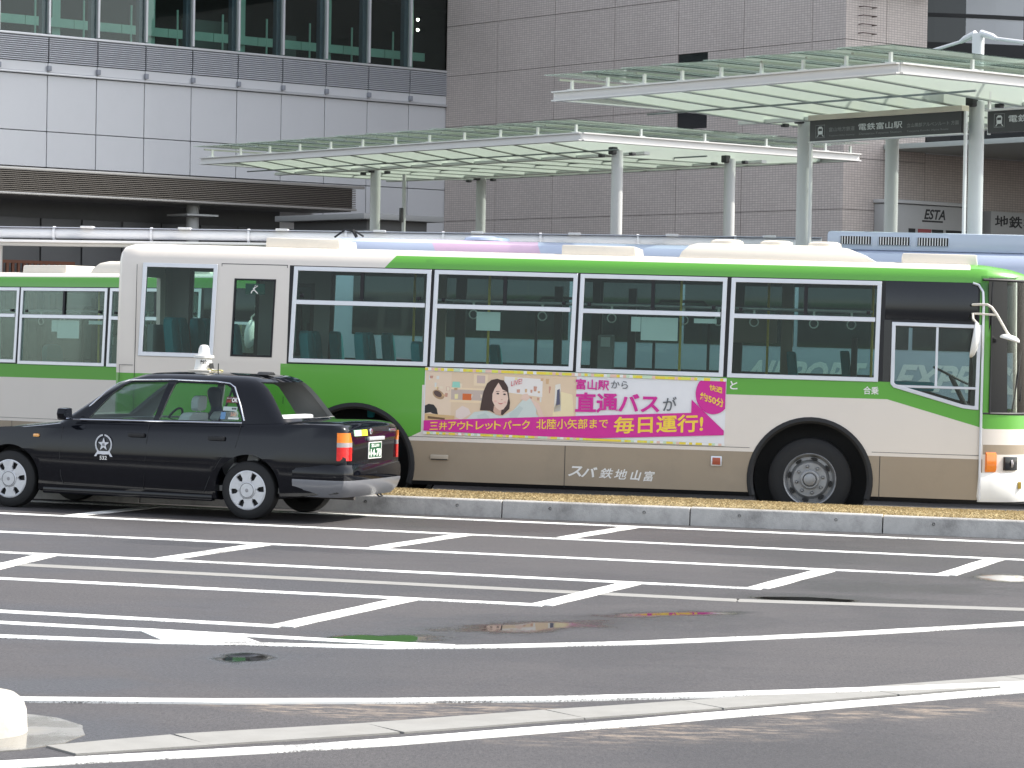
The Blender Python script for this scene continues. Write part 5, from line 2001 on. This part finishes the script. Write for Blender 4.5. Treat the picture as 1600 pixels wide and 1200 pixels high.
# ================================================================== tiled tower
def tile_material():
    m, n, l = nmat('wall_tile')
    p = n.get('Principled BSDF')
    tc = n.new('ShaderNodeTexCoord')
    sp = n.new('ShaderNodeSeparateXYZ')
    l.new(tc.outputs['Object'], sp.inputs[0])
    ad_ = n.new('ShaderNodeMath')
    ad_.operation = 'ADD'
    l.new(sp.outputs['X'], ad_.inputs[0])
    l.new(sp.outputs['Y'], ad_.inputs[1])
    cm = n.new('ShaderNodeCombineXYZ')
    l.new(ad_.outputs[0], cm.inputs['X'])
    l.new(sp.outputs['Z'], cm.inputs['Y'])
    br = n.new('ShaderNodeTexBrick')
    br.offset = 0.0
    br.inputs['Scale'].default_value = 1.0
    br.inputs['Brick Width'].default_value = .104
    br.inputs['Row Height'].default_value = .0613
    br.inputs['Mortar Size'].default_value = .0075
    br.inputs['Mortar Smooth'].default_value = .1
    br.inputs['Color1'].default_value = (.59, .52, .475, 1)
    br.inputs['Color2'].default_value = (.52, .455, .415, 1)
    br.inputs['Mortar'].default_value = (.35, .305, .275, 1)
    l.new(cm.outputs[0], br.inputs['Vector'])
    nz = n.new('ShaderNodeTexNoise')
    nz.inputs['Scale'].default_value = .6
    nz.inputs['Detail'].default_value = 6
    l.new(tc.outputs['Object'], nz.inputs['Vector'])
    mr = n.new('ShaderNodeMapRange')
    mr.inputs['To Min'].default_value = .86
    mr.inputs['To Max'].default_value = 1.12
    l.new(nz.outputs['Fac'], mr.inputs['Value'])
    vm = n.new('ShaderNodeVectorMath')
    vm.operation = 'SCALE'
    l.new(br.outputs['Color'], vm.inputs[0])
    l.new(mr.outputs[0], vm.inputs['Scale'])
    l.new(vm.outputs[0], p.inputs['Base Color'])
    p.inputs['Roughness'].default_value = .45
    b = n.new('ShaderNodeBump')
    b.inputs['Strength'].default_value = .4
    b.inputs['Distance'].default_value = .01
    b.invert = True
    l.new(br.outputs['Fac'], b.inputs['Height'])
    l.new(b.outputs[0], p.inputs['Normal'])
    return m


TILE = tile_material()
JOINT = mat('joint_dark', (.11, .10, .095), .8)
UCN = -49.21
base = (UCN, VJ, 0)
TOWER = thing('tiled_tower', 'tall building clad in small brown-grey tiles behind the glass canopies', 'building', bframe(base))
co_ = MB()
co_.box(UJ + .05, UCN - .06, VJ + .06, 54.12, -.5, 31)
co_.box(UJ + .05, UCN - .12, 54.13, VJ + 26, -.5, 9.6)
co_.box(UJ + .05, UCN - 4.2, 54.13, VJ + 26, 9.6, 31)
co_.box(UCN - 4.19, UCN - .06, 54.13, VJ + 26, 12.4, 31)
split_build(co_, 'core', JOINT, TOWER, origin=base, smooth=0)
B(MB().box(UCN - .05, UCN + 12, 66, VJ + 26, -.5, 31), 'shade_block', TILE, TOWER, smooth=0)  # unseen block, added to keep the sun off the tower's side face
ju = [UJ + .02, -63.0, -60.46, -57.92, -55.36, -52.86, -50.38, UCN]
zz_ = [-.5, .72, 2.2, 3.68, 5.37, 6.66, 8.13, 9.62, 11.08, 12.55]
openings = {(4, 7): 1, (4, 6): 1}
DW = [(-55.34, -54.2, 9.0, 9.655), (-55.34, -54.2, 7.62, 8.29)]
for a in range(len(ju) - 1):
    for b in range(len(zz_) - 1):
        u0, u1, z0, z1 = ju[a] + .007, ju[a + 1] - .007, zz_[b] + .007, zz_[b + 1] - .007
        if a == len(ju) - 2:
            u1 = UCN
        if ju[a] < -55 < ju[a + 1] + .3 and zz_[b] in (6.66, 8.13) and a == 4:
            hit = [(7.45, 8.02)] if zz_[b] == 6.66 else [(9.0, 9.5)]
            zt0, zt1 = (7.62, z1) if zz_[b] == 6.66 else (9.0, z1)
            B(MB().box(u0, u1, VJ, VJ + .06, z0, zt0), 'wall_panel', TILE, TOWER, smooth=0)
            B(MB().box(-54.2, u1, VJ, VJ + .06, zt0, zt1), 'wall_panel', TILE, TOWER, smooth=0)
            B(MB().box(u0, -54.2, VJ + .03, VJ + .06, zt0, zt1), 'dark_window', BLACKG, TOWER, smooth=0)
        else:
            B(MB().box(u0, u1, VJ, VJ + .06, z0, z1), 'wall_panel', TILE, TOWER, smooth=0)
jv = [VJ + .061, 52.64, 54.16]
for a in range(2):
    for b in range(len(zz_) - 1):
        B(MB().box(UCN - .06, UCN, jv[a] + (.007 if a else 0), jv[a + 1] - .007, zz_[b] + .007, zz_[b + 1] - .007), 'wall_panel', TILE, TOWER, smooth=0)
jv2 = [54.16, 56.4, 58.6, 61.0, 64]
for a in range(4):
    for b in range(6):
        if b < 4 or a == 0 and False:
            B(MB().box(UCN - .06, UCN, jv2[a] + .007, jv2[a + 1] - .007, zz_[b] + .007, zz_[b + 1] - .007), 'wall_panel', TILE, TOWER, smooth=0)
        elif b == 4:
            B(MB().box(UCN - .06, UCN, jv2[a] + .007, jv2[a + 1] - .007, 5.38, 6.9), 'wall_panel', TILE, TOWER, smooth=0)
B(MB().box(UCN - .05, UCN + .008, 54.2, 64, 6.91, 7.02), 'window_sill', TRIM, TOWER, smooth=0)
B(MB().box(UCN - .10, UCN - .05, 54.2, 64, 7.0, 9.0), 'dark_glazing', CGL, TOWER, smooth=0)
B(MB().box(UCN - .04, UCN + .0, 54.2, 55.1, 7.25, 7.8), 'window_frame', BLACKR, TOWER, smooth=0)
# flat entrance roof projecting over the shops
B(MB().box(UCN + .01, UCN + 9, 52.6, 65.9, 6.93, 7.06), 'entrance_roof', mat('entrance_roof_grey', (.42, .45, .42), .5), TOWER, bevel=.01)
# recessed curved glazing above
cg = MB()
cx_, cv_, rr_ = UCN - 1.2, 60.5, 5.2
path = []
for k in range(13):
    t = R(205) + R(100) * k / 12
    path.append((UCN - 3.6 + 3.3 * math.sin(PI * min(1, k / 10) / 2), 54.5 + k * .75))
BLIND = mat('window_blind', (.50, .51, .52), .3, var=.1, nscale=1.2)
for (z0, z1, nme) in ((9.0, 10.12, 'glazing_rail'), (10.80, 10.90, 'glazing_rail'), (10.12, 10.80, 'curved_pane'), (10.90, 12.4, 'curved_pane')):
    if nme == 'glazing_rail':
        rg = [[(u + .04, v, z0), (u + .04, v, z1), (u - .1, v + .05, z1), (u - .1, v + .05, z0)] for u, v in path]
        B(MB().grid(rg, 0, True, True, True), nme, BLACKR, TOWER, smooth=40)
    else:
        for k in range(12):
            rg = [[(u, v, z0), (u, v, z1), (u - .1, v + .05, z1), (u - .1, v + .05, z0)] for u, v in path[k:k + 2]]
            B(MB().grid(rg, 0, True, True, True), nme, BLIND if k in (4, 5, 7, 8, 10) else CGL, TOWER, smooth=0)
B(MB().box(UCN - .5, UCN + .35, 51.3, 54.12, 10.95, 11.2), 'eave', mat('eave_white', (.55, .55, .53), .5), TOWER, bevel=.01)
lad = []
for k in range(5):
    z = 9.80 + k * .22
    q = MB()
    q.tube([(UCN + .0, 51.62, z), (UCN + .16, 51.62, z), (UCN + .16, 52.1, z), (UCN + .0, 52.1, z)], .014, 6)
    B(q, 'ladder_rung', mat('rung_steel', (.12, .09, .08), .5, .5), TOWER)

base = (UCN, 53.8, 0)
FAS = thing('shop_fascia', 'pale grey shop fascia carrying black ESTA lettering', 'shop sign', bframe(base))
B(MB().box(UCN + .01, UCN + .5, 52.3, 55.45, 4.75, 5.55), 'fascia', mat('fascia_grey', (.42, .42, .41), .5, var=.04), FAS, bevel=.01)
B(MB().box(UCN + .01, UCN + .55, 52.25, 55.5, 5.57, 5.66), 'fascia_cap', mat('fascia_light', (.5, .5, .49), .5), FAS, bevel=.01)
BLKT = mat('letter_black', (.012, .012, .014), .5)


def btext(s, u, v0, v1_, z0, z1, m_, parent, w=.0, sh=0.0, b=None):
    bb = Vector(b or base)
    return text_on('lettering', s, quadmap(*[Vector(q) - bb for q in ((u, v0, z0), (u, v1_, z0), (u, v0, z1), (u, v1_, z1))]), m_, parent, w, sh)


btext('ESTA', UCN + .503, 53.62, 54.42, 5.20, 5.46, BLKT, FAS, .03, .25)
B(MB().box(UCN + .500, UCN + .504, 53.55, 54.33, 5.13, 5.175), 'underline', BLKT, FAS, smooth=0)
for v0, v1_, m_ in ((53.05, 53.3, BLACKR), (53.4, 53.9, mat('shop_red', (.25, .02, .03), .4)), (53.92, 54.35, BLACKR), (54.45, 55.3, BLACKR)):
    B(MB().box(UCN + .3, UCN + .505, v0, v1_, 4.4, 4.95), 'shop_poster', m_, FAS, smooth=0)
B(MB().box(UCN + .01, UCN + .3, 52.4, 55.4, -.4, 4.74), 'shop_front', mat('shop_dark', (.05, .05, .055), .3), FAS, smooth=0)
base = (UCN, 57.5, 0)
FAS2 = thing('hotel_fascia', 'pale grey fascia with dark hotel name at the right edge', 'shop sign', bframe(base))
B(MB().box(UCN + .01, UCN + .4, 56.3, 61, 4.9, 5.52), 'fascia', mat('fascia_grey', (.42, .42, .41), .5, var=.04), FAS2, bevel=.01)
btext('地鉄ホテル', UCN + .403, 56.45, 59.2, 5.10, 5.42, BLKT, FAS2, .02)
B(MB().box(UCN + .01, UCN + .3, 56.4, 60.9, -.4, 4.9), 'shop_front', mat('shop_dark', (.05, .05, .055), .3), FAS2, smooth=0)
base = (UCN, 55.0, 0)

# ================================================================== glass canopies
CANW = mat('canopy_white', (.56, .55, .53), .4, var=.03, nscale=1.5)
CANU = mat('canopy_under', (.62, .63, .58), .5, var=.03, nscale=1.5)
m_, n_, l_ = nmat('frosted_glass')
pb = n_.get('Principled BSDF')
n_.remove(pb)
dfu = n_.new('ShaderNodeBsdfTranslucent')
dfu.inputs['Color'].default_value = (.70, .82, .755, 1)
dff = n_.new('ShaderNodeBsdfDiffuse')
dff.inputs['Color'].default_value = (.45, .68, .58, 1)
trn = n_.new('ShaderNodeBsdfTransparent')
trn.inputs['Color'].default_value = (.90, .97, .94, 1)
gls = n_.new('ShaderNodeBsdfGlossy')
gls.inputs['Roughness'].default_value = .05
frs = n_.new('ShaderNodeFresnel')
frs.inputs['IOR'].default_value = 1.22
x1 = n_.new('ShaderNodeMixShader')
x1.inputs[0].default_value = .25
l_.new(dfu.outputs[0], x1.inputs[1])
l_.new(dff.outputs[0], x1.inputs[2])
x2 = n_.new('ShaderNodeMixShader')
x2.inputs[0].default_value = .22
l_.new(trn.outputs[0], x2.inputs[1])
l_.new(x1.outputs[0], x2.inputs[2])
x3 = n_.new('ShaderNodeMixShader')
l_.new(frs.outputs[0], x3.inputs[0])
l_.new(x2.outputs[0], x3.inputs[1])
l_.new(gls.outputs[0], x3.inputs[2])
l_.new(x3.outputs[0], n_.get('Material Output').inputs['Surface'])
CANG = m_
CANB = mat('glazing_bar_grey', (.33, .33, .29), .5, var=.05)
CANF = mat('canopy_flange', (.32, .34, .30), .5, var=.05)
LAMPB = mat('lamp_black', (.015, .015, .016), .4)


def canopy(name, label, u0, u1, v0, v1, npane, cols, group, coldef, npost):
    global base
    base = ((u0 + u1) / 2, (v0 + v1) / 2, 0)
    T = thing(name, label, 'canopy', bframe(base), group)
    ZB, ZT = 5.60, 5.75
    def chan(nme, a, b, ax, inward):
        q = MB()
        # channel section: web with two flanges
        sec = [(0, ZB), (0.11, ZB), (0.11, ZB + .02), (.02, ZB + .02), (.02, ZT - .02), (.11, ZT - .02), (.11, ZT), (0, ZT), (0, ZT - .02), (-.03, ZT - .02), (-.03, ZT), (0, ZT)]
        sec = [(-.05, ZB), (.09, ZB), (.09, ZB + .022), (.02, ZB + .022), (.02, ZT - .022), (.09, ZT - .022), (.09, ZT), (-.05, ZT), (-.05, ZT - .022), (-.0, ZT - .022), (-.0, ZB + .022), (-.05, ZB + .022)]
        f = (lambda s, t: (t, inward[0] + inward[1] * s[0], s[1])) if ax == 'u' else (lambda s, t: (inward[0] + inward[1] * s[0], t, s[1]))
        q.grid([[f(s, a) for s in sec], [f(s, b) for s in sec]], 0, True, True, True)
        return B(q, nme, CANW, T, smooth=0)
    chan('front_beam', u0 - .1, u1, 'u', (v0, 1))
    chan('back_beam', u0 - .1, u1, 'u', (v1, -1))
    chan('end_beam', v0 + .03, v1, 'v', (u1, -1))
    chan('end_beam', v0 + .03, v1, 'v', (u0, 1))
    # tapered ribs across
    vc0, vc1 = coldef
    pitch = (u1 - u0) / npane
    for k in range(1, npane):
        uu = u0 + pitch * k
        q = MB()
        q.prism([(v0 + .08, ZB + .03), (v0 + .08, ZT - .01), (v1 - .08, ZT - .01), (v1 - .08, ZB + .03), (vc1, ZB - .15), (vc0, ZB - .15)], uu - .035, uu + .035, 'x')
        B(q, 'rib', CANU, T, smooth=0)
        fl_ = [(v0 + .08, ZB + .03), (vc0, ZB - .15), (vc1, ZB - .15), (v1 - .08, ZB + .03)]
        q = MB()
        q.grid([[(uu - .055, v_, z_ - .002), (uu + .055, v_, z_ - .002), (uu + .055, v_, z_ - .016), (uu - .055, v_, z_ - .016)] for v_, z_ in fl_], 0, True, True, True)
        B(q, 'rib_flange', CANF, T, smooth=0)
    for vv in (vc0, vc1):
        B(MB().box(u0 + .3, u1 - .1, vv - .07, vv + .07, ZB - .16, ZB - .10), 'column_beam', CANU, T, bevel=.006, segs=1)
    for vv in (v0 + .35 * (vc0 - v0) + .4, .5 * (vc0 + vc1)):
        B(MB().tube([(u0 + .2, vv, ZB - .105), (u1 - .1, vv, ZB - .105)], .016, 6), 'tie_rod', mat('rod_grey', (.22, .24, .23), .4, .5), T)
    # roof glass in lapped strips on short posts
    for k in range(npane):
        a, b = u0 + pitch * k - .06, u0 + pitch * (k + 1) + .10
        nv = max(1, round((v1 - v0) / 2.6))
        for j in range(nv):
            va, vb = v0 - .22 + (v1 - v0 + .4) * j / nv, v0 - .22 + (v1 - v0 + .4) * (j + 1) / nv - .02
            q = MB().grid([[(a, va, 5.972), (b, va, 5.948), (b, vb, 5.948), (a, vb, 5.972)], [(a, va, 5.984), (b, va, 5.960), (b, vb, 5.960), (a, vb, 5.984)]], 0, True, True, True)
            B(q, 'glass_pane', CANG, T, smooth=0)
        B(MB().box(u0 + pitch * k - .02, u0 + pitch * k + .02, v0 + .02, v1 + .1, 5.905, 5.935), 'glazing_bar', CANB, T, smooth=0)
    for k in range(npost):
        uu = u0 + .25 + (u1 - u0 - .45) * k / (npost - 1)
        for vv in (v0 + .06, v1 - .06):
            B(MB().box(uu - .02, uu + .02, vv - .02, vv + .02, ZT, 5.90), 'post', CANW, T, smooth=0)
            B(MB().box(uu - .06, uu + .06, vv - .05, vv + .05, ZT, ZT + .02), 'post_foot', CANW, T, smooth=0)
    for k in range(max(2, int((v1 - v0) / 1.6))):
        vv = v0 + 1.5 + k * 1.6
        if vv < v1 - .3:
            B(MB().box(u1 - .08, u1 - .04, vv - .02, vv + .02, ZT, 5.90), 'post', CANW, T, smooth=0)
            B(MB().box(u1 - .11, u1 - .01, vv - .06, vv + .06, ZT, ZT + .02), 'post_foot', CANW, T, smooth=0)
    for cu, cv in cols:
        c_ = B(MB().tube([(cu, cv, -.5), (cu, cv, ZB - .09)], .108, 24), 'column', COLM, T)
        hd = MB().box(cu - .07, cu + .07, cv - .17, cv - .05, ZB - .17, ZB - .03)
        B(hd, 'floodlight', LAMPB, c_, bevel=.02)
        for s_ in (-1, 1):
            hd = MB().box(cu + s_ * .42 - .05, cu + s_ * .42 + .05, cv - .06, cv + .04, ZB - .20, ZB - .14)
            B(hd, 'spotlight', LAMPB, c_, bevel=.015)
    return T


canopy('glass_canopy', 'lower glass-roofed canopy on four round columns left of the dark station sign', -50.5, -38.23, 33.0, 40.2, 12,
       [(-47.37, 35.24), (-47.71, 38.35), (-38.69, 34.29), (-38.73, 37.18)], 'glass canopies of the forecourt', (34.7, 37.7), 12)
base_l = base
CANR = canopy('glass_canopy', 'upper glass-roofed canopy at the right carrying the dark station sign', -32.05, -25.2, 27.2, 35.5, 8,
              [(-30.72, 31.07), (-30.72, 33.04), (-26.57, 30.3)], 'glass canopies of the forecourt', (30.7, 33.2), 9)
# mast with stays rising from the right column
MW = mat('mast_white', (.72, .72, .72), .4, var=.02)
B(MB().tube([(-26.57, 30.3, 5.4), (-26.57, 30.3, 6.47)], .085, 20), 'mast', MW, CANR)
for du in (-1, 1):
    sgn = du
    q = MB().tube([(-26.57 + .05 * sgn, 30.3, 6.47), (-26.57 + .25 * sgn, 30.3, 6.41), (-26.57 + .33 * sgn, 30.3, 6.375)], [.05, .045, .03], 10)
    B(q, 'stay_socket', MW, CANR)
    B(MB().tube([(-26.57 + .33 * sgn, 30.3, 6.375), (-26.57 + 2.6 * sgn, 30.3, 6.0)], .024, 8), 'stay', MW, CANR)
# station sign between the columns
SIGN = mat('sign_black', (.018, .019, .019), .4, var=.05)
SGT = mat('sign_letter', (.50, .51, .50), .5)
SGF = mat('sign_letter_dim', (.16, .165, .16), .5)
base = (-28, 29.95, 0)
SB = thing('station_sign', 'long black station name board hung between the right canopy columns', 'sign', bframe(base))
B(MB().box(-29.46, -26.5, 29.90, 30.02, 5.045, 5.35), 'board', SIGN, SB, bevel=.004, segs=1)
B(MB().box(-29.48, -26.48, 29.88, 30.04, 5.35, 5.43), 'top_bar', mat('sign_bar', (.45, .40, .32), .5), SB, bevel=.006, segs=1)
B(MB().box(-29.48, -26.48, 29.895, 30.03, 5.025, 5.045), 'bottom_bar', CANW, SB, smooth=0)


def stxt(s, a, b, z0, z1, m_, w=.0):
    """Along the board: fraction a..b of its length; z fractions of its height."""
    u0, u1 = -29.46 + a * 2.96, -29.46 + b * 2.96
    bb = Vector(base)
    text_on('lettering', s, quadmap(*[Vector(q) - bb for q in ((u0, 29.897, z0), (u1, 29.897, z0), (u0, 29.897, z1), (u1, 29.897, z1))]), m_, SB, w)


stxt('富山地方鉄道', .135, .31, 5.17, 5.235, SGF, .01)
stxt('Toyama Chiho Railway', .135, .31, 5.095, 5.125, SGF)
stxt('電鉄富山駅', .335, .625, 5.165, 5.265, SGT, .005)
stxt('Dentetsu-Toyama Station', .34, .62, 5.09, 5.13, SGF)
stxt('立山黒部アルペンルート 方面', .655, .985, 5.165, 5.225, SGF, .01)
stxt('Tateyama Kurobe Alpine Route', .655, .92, 5.09, 5.125, SGF)


def train_icon(u0, parent, bb):
    q = Vector(bb)
    fr = MB()
    w_, z0, z1 = .19, 5.09, 5.28
    for (a, b, c, d) in ((0, w_, z0, z0 + .008), (0, w_, z1 - .008, z1), (0, .008, z0 + .008, z1 - .008), (w_ - .008, w_, z0 + .008, z1 - .008)):
        fr.box(u0 + a, u0 + b, 29.895, 29.899, c, d)
    for o in split_build(fr, 'icon_frame', SGF, parent, origin=bb, smooth=0):
        pass
    ic = MB()
    ic.prism([(u0 + .05, z0 + .05), (u0 + .14, z0 + .05), (u0 + .145, z1 - .05), (u0 + .12, z1 - .025), (u0 + .07, z1 - .025), (u0 + .045, z1 - .05)], 29.894, 29.899, 'y')
    io = ic.build('train_icon', SGT, parent, origin=bb, smooth=0)
    wi = MB().prism([(u0 + .06, z0 + .10), (u0 + .13, z0 + .10), (u0 + .13, z1 - .055), (u0 + .06, z1 - .055)], 29.8915, 29.8935, 'y')
    wi.build('icon_window', SIGN, io, origin=bb, smooth=0)
    for sx in (-1, 1):
        MB().prism([(u0 + .095 + sx * .03, z0 + .045), (u0 + .095 + sx * .055, z0 + .018), (u0 + .095 + sx * .07, z0 + .018), (u0 + .095 + sx * .045, z0 + .045)], 29.894, 29.899, 'y').build('icon_rail', SGT, io, origin=bb, smooth=0)


train_icon(-29.33, SB, base)
for uu in (-29.47, -26.46):
    B(MB().box(uu - .018, uu + .018, 29.93, 29.97, -.5, 5.35), 'sign_post', CANW, SB, smooth=0)
base = (-25, 29.95, 0)
SB2 = thing('station_sign', 'second black station sign cut off by the right edge of the view', 'sign', bframe(base))
B(MB().box(-26.02, -23.2, 29.90, 30.02, 5.02, 5.32), 'board', SIGN, SB2, bevel=.004, segs=1)
B(MB().box(-26.04, -23.2, 29.88, 30.04, 5.32, 5.345), 'top_bar', CANW, SB2, smooth=0)
train_icon(-25.90, SB2, base)
bb = Vector(base)
text_on('lettering', '電鉄富山駅', quadmap(*[Vector(q) - bb for q in ((-25.64, 29.897, 5.15), (-24.78, 29.897, 5.15), (-25.64, 29.897, 5.25), (-24.78, 29.897, 5.25))]), SGT, SB2, .005)
B(MB().box(-26.05, -26.02, 29.93, 29.97, 5.0, 5.6), 'sign_post', CANW, SB2, smooth=0)
B(MB().box(-23.2, -23.16, 29.93, 29.97, -.5, 5.6), 'sign_post', CANW, SB2, smooth=0)

# free-standing pole beside the left canopy, kiosk roof
base = (-45.9, 34.6, 0)
PO = thing('thin_pole', 'thin grey pole beside the left column of the lower canopy', 'pole', bframe(base))
B(MB().tube([(-46.85, 35.6, -.5), (-46.85, 35.6, 5.4)], .04, 10), 'shaft', COLM, PO)
B(MB().box(-46.88, -46.82, 35.5, 35.57, 4.4, 4.7), 'sensor', LAMPB, PO, bevel=.01)
base = (-59.5, 44.2, 0)
KI = thing('kiosk', 'low grey flat-roofed kiosk below the lower glass canopy', 'kiosk', bframe(base))
KM = mat('kiosk_grey', (.30, .30, .29), .5, var=.04)
B(MB().box(-62.0, -58.0, 42.8, 45.4, 4.98, 5.13), 'roof', KM, KI, bevel=.02)
B(MB().box(-61.6, -58.35, 43.15, 45.1, 4.70, 4.98), 'roof_band', mat('kiosk_dark', (.09, .088, .085), .5), KI, smooth=0)
B(MB().box(-61.9, -58.1, 42.9, 45.2, 4.62, 4.70), 'eave', KM, KI, bevel=.01)
for (u_, v_) in ((-58.4, 43.2), (-58.4, 44.9), (-61.5, 43.2)):
    B(MB().tube([(u_, v_, -.5), (u_, v_, 4.62)], .12, 14), 'column', COLM, KI)
B(MB().box(-61.4, -58.7, 43.6, 44.8, -.5, 4.62), 'wall', mat('kiosk_dark', (.09, .088, .085), .5), KI, smooth=0)

# ================================================================== tubular bus shelter
SH = thing('tube_shelter', 'long low white shelter roof on a round tube beyond the buses', 'shelter', TILT @ Matrix.Translation((-2, 46, 0)))
TUB = mat('shelter_white', (.66, .66, .67), .35, var=.03, nscale=1)
MB().tube([(-12, 0, 3.615), (7.0, 0, 3.68)], .085, 20).build('roof_tube', TUB, SH)
MB().prism([(-12, 3.40), (7, 3.465), (7, 3.515), (-12, 3.45)], -.25, .05, 'y').build('fascia', mat('shelter_grey', (.40, .40, .39), .5), SH, smooth=0)
MB().prism([(-12, 3.455), (7, 3.52), (7, 3.56), (-12, 3.495)], -.30, .10, 'y').build('fascia_cap', TUB, SH, bevel=.005, segs=1)
MB().prism([(-12, 3.70), (7, 3.765), (7, 3.78), (-12, 3.715)], -.10, 1.6, 'y').build('roof_sheet', mat('roof_sheet', (.42, .44, .50), .3), SH, smooth=0)
for k in range(11):
    x = -7.52 + 1.587 * (k - 2) + 2
    MB().lathe([(-.02, .10), (-.02, .115), (.02, .115), (.02, .10)], (x, 0, 3.615 + (x + 12) * .065 / 19), 'x', 20).build('clamp', TUB, SH)
    MB().box(x + .45, x + .65, -.2, .1, 3.70 + (x + 12) * .065 / 19, 3.735 + (x + 12) * .065 / 19).build('roof_clip', TUB, SH, bevel=.006)
for x in (-6.48, 1.5, 5.0):
    MB().tube([(x, .1, -.5), (x, .1, 3.55)], .10, 16).build('column', TUB, SH)
